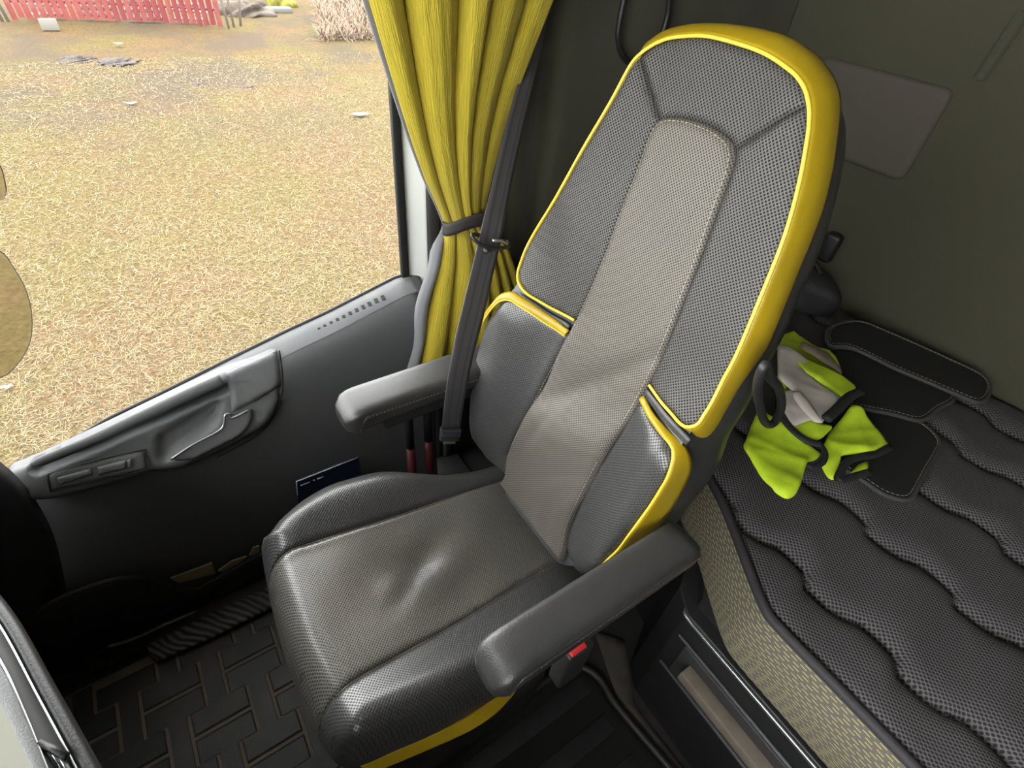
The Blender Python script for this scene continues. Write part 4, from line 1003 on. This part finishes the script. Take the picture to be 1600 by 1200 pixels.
# tray mat between the seats with raised rounded rim
tm = thing('tray_floor_mat', 'black tray floor mat with raised rounded rim between seat and bunk', 'floor mat', (-.6, -.3, 0))
rim3 = [(720,1163),(790,1110),(860,1058),(890,1043),(915,1043),(940,1062),(965,1102),(1049,1200),(1110,1275)]
RP = np.array([at(x, y, 2, .02)[:2] for x, y in rim3]); c_ = catmull(RP, 6)
poly = np.vstack([c_, [[c_[-1][0]-.15, c_[-1][1]+.0], [c_[-1][0]-.15, c_[0][1]+.15], [c_[0][0], c_[0][1]+.15]]])
patch('tray', FZ, poly, M['carpet'], tm, step=.02, off=.006, skirt=.006)
tube('rim', np.c_[c_, np.full(len(c_), .014)], .0085, M['rubber'], tm, 10)
for k in range(4):
    x = c_[0][0]-.05-.09*k
    box('rib', (x-.02, c_[:, 1].min()+.06, .005), (x+.02, c_[0][1]+.13, .0085), M['trim'], tm, .002)
# carpet strip between tray mat and storage box
gs = [at(x, y, 2, .008)[:2] for x, y in [(930,985),(978,1000),(990,1100),(1068,1200),(1140,1290),(1100,1290),(1050,1196),(968,1098)]]
cs = patch('carpet_strip', FZ, np.array(gs), mat('worn_brown_carpet', (.075, .065, .055), .95, noise=.4, nscale=40, bump=.6, bscale=500), None, step=.02, off=.006, skirt=.006)
tag(cs, 'worn brownish carpet strip on the floor beside the bunk box', 'carpet strip')

# ------------------------------------------------------------------ papers in the door pocket, booklet by the seat
for pts, nm, lab, dz in (([(640,490),(795,433),(808,470),(670,508)], 'folded_paper', 'tan folded paper sticking out of the door pocket, nearest the dashboard', 0), ([(820,462),(870,425),(925,408),(900,440),(840,470)], 'folded_paper', 'crumpled tan paper in the door pocket in the middle', 0), ([(935,405),(950,375),(972,368),(978,398)], 'folded_paper', 'small tan paper in the door pocket half hidden by the seat', 0)):
    P = np.array([at(x, y, 0, .425) for x, y in cr(0, 700, 2.4, pts)]); P[:, 2] -= 0; n = len(P)
    low = P.copy(); ctr = P.mean(0); V = [p for p in P]+[p+[.004, 0, 0] for p in P]
    # let each reach down into the pocket
    i2 = [i for i in range(n) if P[i][2] < ctr[2]]
    o = mesh(nm, [tuple(v) for v in V], [tuple(range(n)), tuple(range(n, 2*n))[::-1]]+[(k, (k+1) % n, n+(k+1) % n, n+k) for k in range(n)], M['paper'], None, smooth=False); recalc(o); tag(o, lab, 'paper', None)
bkl = thing('booklet', 'dark blue booklet with white edge wedged beside the seat cushion and door', 'booklet', (.40, -.1, .46))
P = [at(x, y, 0, .405) for x, y in [(463, 752), (560, 714), (564, 740), (466, 790)]]
n_b = np.array([-1., 0, 0]); V = [tuple(p) for p in P]+[tuple(p-n_b*.004) for p in P]
recalc(mesh('cover', V, [(0, 1, 2, 3), (7, 6, 5, 4), (0, 4, 5, 1), (1, 5, 6, 2), (2, 6, 7, 3), (3, 7, 4, 0)], M['navy'], bkl, smooth=False))
tube('white_edge', [P[0]+n_b*.001, P[1]+n_b*.001], .0012, M['white'], bkl, 6); tube('white_edge', [P[0]+n_b*.001, P[0]*.45+P[3]*.55+n_b*.001], .0012, M['white'], bkl, 6)
for s0, s1 in ((.06, .20), (.25, .28), (.32, .42)):
    q0 = P[0]+(P[1]-P[0])*s0; q1 = P[0]+(P[1]-P[0])*s1; dn = (P[3]-P[0])*.22
    tube('printed_mark', [q0+dn+n_b*.001, q1+dn+n_b*.001], .0014, M['white'], bkl, 6)

# ------------------------------------------------------------------ dashboard
dash = thing('dashboard', 'dark dashboard end with silver trim strip at the lower left', 'dashboard', (0, .5, 0))
ZD = .95
e1 = [at(x, y, 2, ZD) for x, y in [(-60, 900), (0, 977), (60, 1088), (120, 1200), (180, 1320)]]
def ext(P, a, b):
    d0 = P[0]-P[1]; d1 = P[-1]-P[-2]; d0 = d0/np.linalg.norm(d0); d1 = d1/np.linalg.norm(d1)
    return np.vstack([[P[0]+d0*a], P, [P[-1]+d1*b*.5], [P[-1]+d1*b]])
e1 = ext(np.array(e1), .12, .10); ln = catmull(e1, 6)
def offy(P, dx, dy, z): Q = P.copy(); Q[:, 0] += dx; Q[:, 1] += dy; Q[:, 2] = z; return Q
# face falling away from the trim towards the footwell
face = [offy(ln, 0, 0, ZD), offy(ln, .006, .000, ZD-.008), offy(ln, .011, .012, ZD-.04), offy(ln, .011, .05, ZD-.12), offy(ln, .010, .12, ZD-.22), offy(ln, .01, .22, ZD-.32), offy(ln, .01, .50, ZD-.40)]
o = grid('fascia', np.array(face), M['black'], dash); recalc(o); solid(o, .006, 1)
tube('trim_edge', ln+[0, 0, .001], .0007, M['chrome'], dash, 8)['label'] = 'thin bright trim edge'
e2 = np.array([at(x, y, 2, ZD+.004) for x, y in [(-60, 945), (0, 1030), (38, 1110), (75, 1200), (120, 1310)]]); e2 = ext(e2, .12, .10); ln2 = catmull(e2, 6)
n1 = respn(ln, 60); n2 = respn(ln2, 60)
o = grid('dark_inlay', np.array([n1, n1*.5+n2*.5-[0, 0, .004], n2]), M['seal'], dash); recalc(o)
e3 = np.array([at(x, y, 2, ZD+.010) for x, y in [(-80, 1010), (0, 1100), (30, 1160), (50, 1200), (90, 1300)]]); e3 = ext(e3, .12, .10); n3 = respn(catmull(e3, 6), 60)
tube('trim_edge', n2+[0, 0, .001], .0008, M['chrome'], dash, 8)
o = grid('grey_top', np.array([n2, n2*.5+n3*.5+[0, 0, .003], n3]), M['doorl'], dash); recalc(o)
n4 = n3+np.array([0, .34, -.008]); o = grid('pale_top', np.array([n3, n3*.5+n4*.5, n4]), mat('pale_beige_plastic', (.17, .17, .135), .5), dash); recalc(o)
for k in range(5):
    a = at(70+k*7, 1166+k*5, 2, ZD+.003); b = at(92+k*7, 1200+k*6, 2, ZD+.003)
    tube('vent_slat', [a, b], .0012, M['chrome'] if k % 2 else M['black'], dash, 6)
q0 = at(62, 1160, 2, ZD+.004); q1 = at(104, 1182, 2, ZD+.004); tube('vent_lip', [q0, q1], .0022, M['black'], dash, 8)
# main body of the dash, added to block low light from the windscreen
prof_d = [(.96, .40), (.60, .42), (.47, .55), (.42, .72), (.44, .86), (.52, .925), (.70, .945), (.94, .94)]
A = np.array([[(x, y, z) for y, z in catmull(prof_d, 5)] for x in np.linspace(-1.92, .38, 30)])
o = grid('dash_body', A, M['black'], dash); recalc(o); solid(o, .01, 0)
# rounded side pod of the dash that meets the door
dp = np.array([at(x, y, 0, .40) for x, y in [(-60, 730), (0, 768), (35, 800), (60, 835), (80, 875), (95, 930), (105, 1000), (108, 1080)]])
dpc = catmull(dp, 5); rows = []
for s in np.linspace(0, 1, 8): rows.append(dpc+np.array([.06-.10*math.sin(s*math.pi/2), .30*(1-math.cos(s*math.pi/2)), -.0]))
o = grid('side_pod', np.array(rows), M['black'], dash); recalc(o); solid(o, .005, 1)

# ------------------------------------------------------------------ outdoors
ZG = -1.5
def grass_mat():
    m, n, l, b = nt('dry_lawn'); b.inputs['Roughness'].default_value = .95; b.inputs['Specular IOR Level'].default_value = .1
    t = N(n, 'ShaderNodeTexCoord')
    a = N(n, 'ShaderNodeTexNoise'); a.inputs['Scale'].default_value = .9; a.inputs['Detail'].default_value = 6; l.new(t.outputs['Object'], a.inputs[0])
    f = N(n, 'ShaderNodeTexNoise'); f.inputs['Scale'].default_value = 26; f.inputs['Detail'].default_value = 8; f.inputs['Roughness'].default_value = .75; f.inputs['Distortion'].default_value = 1.2; l.new(t.outputs['Object'], f.inputs[0])
    r1 = N(n, 'ShaderNodeValToRGB'); l.new(f.outputs[0], r1.inputs[0]); e = r1.color_ramp.elements
    e[0].position = .33; e[0].color = (.035, .026, .012, 1); e[1].position = .66; e[1].color = (.17, .122, .062, 1)
    k = e.new(.5); k.color = (.10, .071, .032, 1)
    r2 = N(n, 'ShaderNodeValToRGB'); l.new(a.outputs[0], r2.inputs[0]); e = r2.color_ramp.elements; e[0].position = .42; e[0].color = (.82, .88, .70, 1); e[1].position = .62; e[1].color = (.88, .80, .80, 1)
    mx = N(n, 'ShaderNodeMix', data_type='RGBA', blend_type='MULTIPLY'); mx.inputs[0].default_value = 1; l.new(r1.outputs[0], mx.inputs[6]); l.new(r2.outputs[0], mx.inputs[7])
    # bare dark soil patches near the fence
    g_ = N(n, 'ShaderNodeTexNoise'); g_.inputs['Scale'].default_value = .55; g_.inputs['Detail'].default_value = 8; g_.inputs['Roughness'].default_value = .7; l.new(t.outputs['Object'], g_.inputs[0])
    s = N(n, 'ShaderNodeSeparateXYZ'); l.new(t.outputs['Object'], s.inputs[0])
    mr = N(n, 'ShaderNodeMapRange'); mr.inputs['From Min'].default_value = 7.0; mr.inputs['From Max'].default_value = 10.5; l.new(s.outputs[0], mr.inputs[0])
    g2 = N(n, 'ShaderNodeMapRange'); g2.inputs['From Min'].default_value = .44; g2.inputs['From Max'].default_value = .60; l.new(g_.outputs[0], g2.inputs[0])
    mm = mathn(n, l, 'MULTIPLY', mathn(n, l, 'MULTIPLY', mr.outputs[0], g2.outputs[0]), .75)
    m3 = N(n, 'ShaderNodeMix', data_type='RGBA'); l.new(mm, m3.inputs[0]); l.new(mx.outputs[2], m3.inputs[6]); m3.inputs[7].default_value = (.055, .043, .032, 1)
    l.new(m3.outputs[2], b.inputs['Base Color'])
    bp = N(n, 'ShaderNodeBump'); bp.inputs['Strength'].default_value = .7; bp.inputs['Distance'].default_value = .06; l.new(f.outputs[0], bp.inputs['Height']); l.new(bp.outputs[0], b.inputs['Normal'])
    return m
M['lawn'] = grass_mat()
gx = np.r_[np.linspace(.8, 10, 24), np.linspace(11, 60, 20)]; gy = np.linspace(-40, 30, 60)
A = np.array([[(x, y, ZG+.04*math.sin(x*.7)*math.cos(y*.6)+(0 if x > 2 else -.0)) for y in gy] for x in gx])
tag(grid('ground', A, M['lawn']), kind='structure')
gm = box('truck_step_panel', (.62, -1.6, -1.2), (.66, .95, -.06), M['black']); gm.name = 'trim_10'; st(gm)
def straw(name, cols, boxes, nb, L, wd, lift, label, cat='grass'):
    rg_ = np.random.default_rng(hash(name) % 1000 if False else len(name)); Vv = []; per = nb
    x0, x1, y0f, y1f = boxes
    u = rg_.random(nb); x = x0*(x1/x0)**u; y = y0f(x)+(y1f(x)-y0f(x))*rg_.random(nb)
    z = ZG+.04*np.sin(x*.7)*np.cos(y*.6)
    a = rg_.uniform(0, 2*np.pi, nb); le = L*rg_.uniform(.5, 1.3, nb)*(x/6)**.35; bnd = rg_.uniform(-.9, .9, nb); el = rg_.uniform(lift[0], lift[1], nb); ww = wd*(x/5)**.6*rg_.uniform(.7, 1.3, nb)
    d1 = np.stack([np.cos(a)*np.cos(el), np.sin(a)*np.cos(el), np.sin(el)], 1); a2 = a+bnd; el2 = el-.5
    d2 = np.stack([np.cos(a2)*np.cos(el2), np.sin(a2)*np.cos(el2), np.sin(el2)], 1)
    s1 = np.stack([-np.sin(a), np.cos(a), np.zeros(nb)], 1)*ww[:, None]; s2 = np.stack([-np.sin(a2), np.cos(a2), np.zeros(nb)], 1)*ww[:, None]
    p0 = np.stack([x, y, z], 1); p1 = p0+d1*(le*.5)[:, None]; p2 = p1+d2*(le*.5)[:, None]
    V = np.stack([p0-s1, p0+s1, p1-(s1+s2)/2, p1+(s1+s2)/2, p2], 1).reshape(-1, 3)
    i = np.arange(nb)*5; Q = np.stack([i, i+1, i+3, i+2], 1); T = np.stack([i+2, i+3, i+4], 1)
    me = bpy.data.meshes.new(name); me.vertices.add(len(V)); me.vertices.foreach_set('co', V.ravel())
    loops = np.empty((nb, 7), int); loops[:, :4] = Q; loops[:, 4:] = T
    me.loops.add(nb*7); me.loops.foreach_set('vertex_index', loops.ravel())
    me.polygons.add(nb*2); stt = np.empty((nb, 2), int); stt[:, 0] = np.arange(nb)*7; stt[:, 1] = stt[:, 0]+4
    me.polygons.foreach_set('loop_start', stt.ravel())
    mi = rg_.integers(0, len(cols), nb); me.polygons.foreach_set('material_index', np.repeat(mi, 2))
    for c in cols: me.materials.append(c)
    me.update(); me.validate()
    o = bpy.data.objects.new(name, me); COL.objects.link(o); return tag(o, label, cat, kind='stuff')
straws = [mat('straw_pale', (0.2064, 0.1591, 0.0860), .8), mat('straw_gold', (0.1290, 0.0929, 0.0378), .8), mat('straw_olive', (0.0731, 0.0671, 0.0258), .8), mat('straw_brown', (0.0516, 0.0361, 0.0206), .8), mat('straw_tan', (0.1419, 0.1075, 0.0602), .8)]
straw('dry_grass', straws, (2.0, 13.2, lambda x: -.62*x+.2, lambda x: .30*x+1.6), 95000, .085, .0017, (.0, .55), 'matted pale dry grass covering the yard outside the window')
pinks = [mat('reed_pink', (.115, .068, .046), .8), mat('reed_tan', (.13, .095, .055), .8), mat('reed_pale', (.14, .10, .064), .8)]
straw('tall_dry_reeds', pinks, (14.3, 20.0, lambda x: -.50*x+0*x, lambda x: -.315*x+.0), 7000, .34, .004, (.15, 1.2), 'taller pinkish dry reeds at the far right of the yard', 'reeds')
# fence
fen = thing('picket_fence', 'weathered red picket fence at the far edge of the dry lawn', 'fence', (16.2, 0, ZG))
reds = [mat('fence_red', (.105, .010, .011), .75, noise=.25, nscale=8, dust=(.13, .05, .04, .4), dsc=5), mat('fence_faded_red', (.13, .022, .018), .8, noise=.3, nscale=8, dust=(.16, .08, .07, .5), dsc=5)]
FA = at(345, 43, 2, ZG)[:2]; FBp = at(25, 32, 2, ZG)[:2]
npk = 30
for i in range(npk):
    t = i/(npk-1); p = FA*(1-t)+FBp*t+np.array([.25*math.sin(t*3.1), 0]); lean = random.uniform(-.015, .015)+.05*(t > .6)
    hw = .058*random.uniform(.9, 1.05); z0 = ZG+random.uniform(0, .05); z1 = ZG+1.25
    V = [(p[0]+dx, p[1]+dy+lean*k, z) for k, z in ((0, z0), (1, z1)) for dx, dy in ((-.012, -hw), (.012, -hw), (.012, hw), (-.012, hw))]
    o = mesh('picket', V, [(0, 1, 2, 3), (7, 6, 5, 4), (0, 4, 5, 1), (1, 5, 6, 2), (2, 6, 7, 3), (3, 7, 4, 0)], reds[1 if t > .55 or random.random() < .2 else 0], fen, smooth=False); recalc(o)
for z in (.35, .95):
    P = np.array([np.r_[FA*(1-t)+FBp*t+np.array([.25*math.sin(t*3.1)+.03, 0]), ZG+z] for t in np.linspace(0, 1, 12)]); tube('rail', P, .03, reds[0], fen, 6)
# grey stakes beside the fence
greyw = mat('grey_weathered_wood', (.10, .085, .068), .85, noise=.3, nscale=9)
def stake(x, y, h, lx, ly, lab, r=.03):
    p = at(x, y, 2, ZG); o = tube('wooden_stake', [(p[0], p[1], ZG-.02), (p[0]+lx, p[1]+ly, ZG+h)], r, greyw, None, 8); tag(o, lab, 'stake', 'grey stakes beside the fence')
for (x, y, lx, ly, lab) in [(358, 45, .0, .06, 'upright grey weathered stake next to the right end of the red fence'), (366, 43, .05, .0, 'slightly leaning grey stake, middle of three right of the red fence'), (376, 42, .1, -.25, 'most tilted grey stake, farthest right of the red fence')]: stake(x, y, 1.3, lx, ly, lab)
for (x, y, lab) in [(-6, 33, 'grey weathered stake at the very left edge beyond the red fence'), (4, 33, 'grey weathered stake, middle of three left of the red fence'), (13, 33, 'grey weathered stake touching the left end of the red fence')]: stake(x, y, 1.2, .0, .1, lab)
o = None
# pale post stub in front of the fence
pp = at(80, 46, 2, ZG); o = box('post_stub', (pp[0]-.04, pp[1]-.16, ZG-.02), (pp[0]+.04, pp[1]+.16, ZG+.20), mat('pale_concrete', (.12, .11, .095), .8), None, .02); tag(o, 'short pale post stub standing before the red fence', 'post')
# pale birch logs behind the fence
logm = mat('pale_log', (.32, .30, .29), .7, noise=.5, nscale=6); 
ln_f = float(np.linalg.norm(FBp-FA)); dfn = (FBp-FA)/ln_f
for k in range(24):
    row, cl_ = k % 6, k//6; t = (cl_+.5)/4*.94+.02; p = FA*(1-t)+FBp*t; L_ = .36+.05*math.sin(k*2.1); zc = ZG+.08+.15*row; x = p[0]+.42; a = .03*math.sin(k*1.7)
    o = tube('pale_log', [(x-dfn[0]*L_, p[1]-dfn[1]*L_, zc), (x+dfn[0]*L_, p[1]+dfn[1]*L_, zc+a)], .030+.018*abs(math.sin(k*3.3)), logm, None, 8); tag(o, 'pale log of the loose pile seen through the gaps of the red fence', 'log', 'pale logs behind the fence')
# rubble mound and mossy bush right of the fence
def blob(name, c, r, mt, seed, sq=.5, amp=.25, lab='', cat='', nn=40):
    rg_ = np.random.default_rng(seed); th = np.linspace(0, 2*np.pi, nn+1)[:-1]; ph = np.linspace(.0, np.pi/2, 14); A = []
    ks = rg_.uniform(2, 9, (6, 2)); pp_ = rg_.uniform(0, 6, 6)
    for p in ph:
        row = []
        for t in th:
            x, y, z = math.sin(p)*math.cos(t), math.sin(p)*math.sin(t), math.cos(p)
            k = 1+amp*sum(math.sin(a*x*2+b*y*2+q+3*z) for (a, b), q in zip(ks, pp_))/3
            row.append((c[0]+r*x*k, c[1]+r*y*k, c[2]+r*sq*z*k-.03))
        A.append(row)
    o = recalc(grid(name, np.array(A), mt, closed_u=True)); return tag(o, lab, cat)
p = at(383, 20, 2, ZG); blob('brush_pile', p, .75, mat('brown_brush', (.05, .038, .028), .95, noise=.6, nscale=10, bump=1, bscale=25), 3, .35, .3, 'brown brush pile right of the red fence', 'brush pile')
p = at(436, 6, 2, ZG); blob('mossy_bush', p, .50, mat('moss_yellow', (.11, .10, .012), .95, noise=.5, nscale=14, bump=1, bscale=30), 5, .8, .25, 'yellow green mossy bush at the top of the yard', 'bush')
p = at(430, 19, 2, ZG); o = box('stone_slab', (p[0]-.15, p[1]-.45, ZG-.02), (p[0]+.15, p[1]+.4, ZG+.12), mat('grey_stone', (.08, .085, .08), .8, noise=.3), None, .03); tag(o, 'flat grey stone under the mossy bush', 'stone')
soil = mat('dark_soil', (.028, .021, .018), .95, noise=.5, nscale=12, bump=1, bscale=30)
for k, (x, y, r, lab) in enumerate([(120, 92, .26, 'dark molehill, left of the pair near the fence'), (182, 97, .34, 'dark molehill, right of the pair near the fence'), (385, 135, .16, 'small dark soil heap in the middle of the yard'), (310, 132, .22, 'flat dark soil heap left of the small one in the yard')]):
    p = at(x, y, 2, ZG+.02); blob('soil_heap', p, r, soil, 10+k, .18, .35, lab, 'soil heap', 28)
lit = mat('white_scrap', (.30, .29, .26), .6)
for k, (x, y, s, lab) in enumerate([(562, 178, .09, 'white scrap lying in the grass nearest the curtain'), (205, 161, .05, 'pale scrap in the middle of the lawn'), (12, 604, .02, 'tiny pale scrap near the left edge of the window'), (185, 68, .05, 'tiny pale scrap before the red fence')]):
    p = at(x, y, 2, ZG+.05); V = [(p[0]+s*math.cos(a)*rr, p[1]+2*s*math.sin(a)*rr, p[2]+h) for a, rr, h in [(0, 1, 0), (1, .7, .01), (2, 1, .03), (3, .8, 0), (4, 1.1, .02), (5, .7, .01)]]
    o = mesh('paper_scrap', V, [tuple(range(6))], lit, smooth=True); solid(o, .01); tag(o, lab, 'scrap')
# ------------------------------------------------------------------ door mirror glasses
mirm = mat('mirror_glass', (.62, .60, .55), .03, metal=1)
def mirror(pts, X, lab, nmn=(-.48, -.86, .0)):
    nmn = np.array(nmn)/np.linalg.norm(nmn); c = at(*np.mean(pts, 0), 0, X); out = []
    for x, y in pts: r = ray(x, y); out.append(CAM+r*(nmn@(c-CAM))/(nmn@r))
    out = catmull(np.array(out), 5, True); cc = out.mean(0)
    r_ = thing('side_mirror', lab, 'mirror', tuple(cc))
    n = len(out); inn = cc+(out-cc)*.985+nmn*.002
    mesh('mirror_glass', list(inn), [tuple(range(n))], mirm, r_, smooth=False)
    bk_ = [out+nmn*.003, out-nmn*.01, cc+(out-cc)*.9-nmn*.06, cc+(out-cc)*.5-nmn*.10]
    V = np.vstack([out*1.0*.0+cc+(out-cc)*.985+nmn*.0005]+bk_); Fc = []
    for i in range(4):
        for k in range(n): Fc.append((i*n+k, i*n+(k+1) % n, (i+1)*n+(k+1) % n, (i+1)*n+k))
    Fc.append(tuple(4*n+k for k in range(n))); Fc.append(tuple(range(n))[::-1])
    recalc(mesh('housing', V, Fc, M['black'], r_))
mirror([(0, 393), (18, 415), (38, 450), (48, 490), (47, 528), (36, 555), (18, 578), (0, 590), (-40, 600), (-75, 560), (-85, 490), (-75, 420), (-40, 385)], .95, 'large oval side mirror at the left edge reflecting the dry lawn')
mirror([(0, 262), (5, 280), (8, 298), (5, 308), (0, 312), (-25, 318), (-50, 290), (-40, 250), (-15, 245)], .95, 'small side mirror above the large one, barely in view at the left edge')
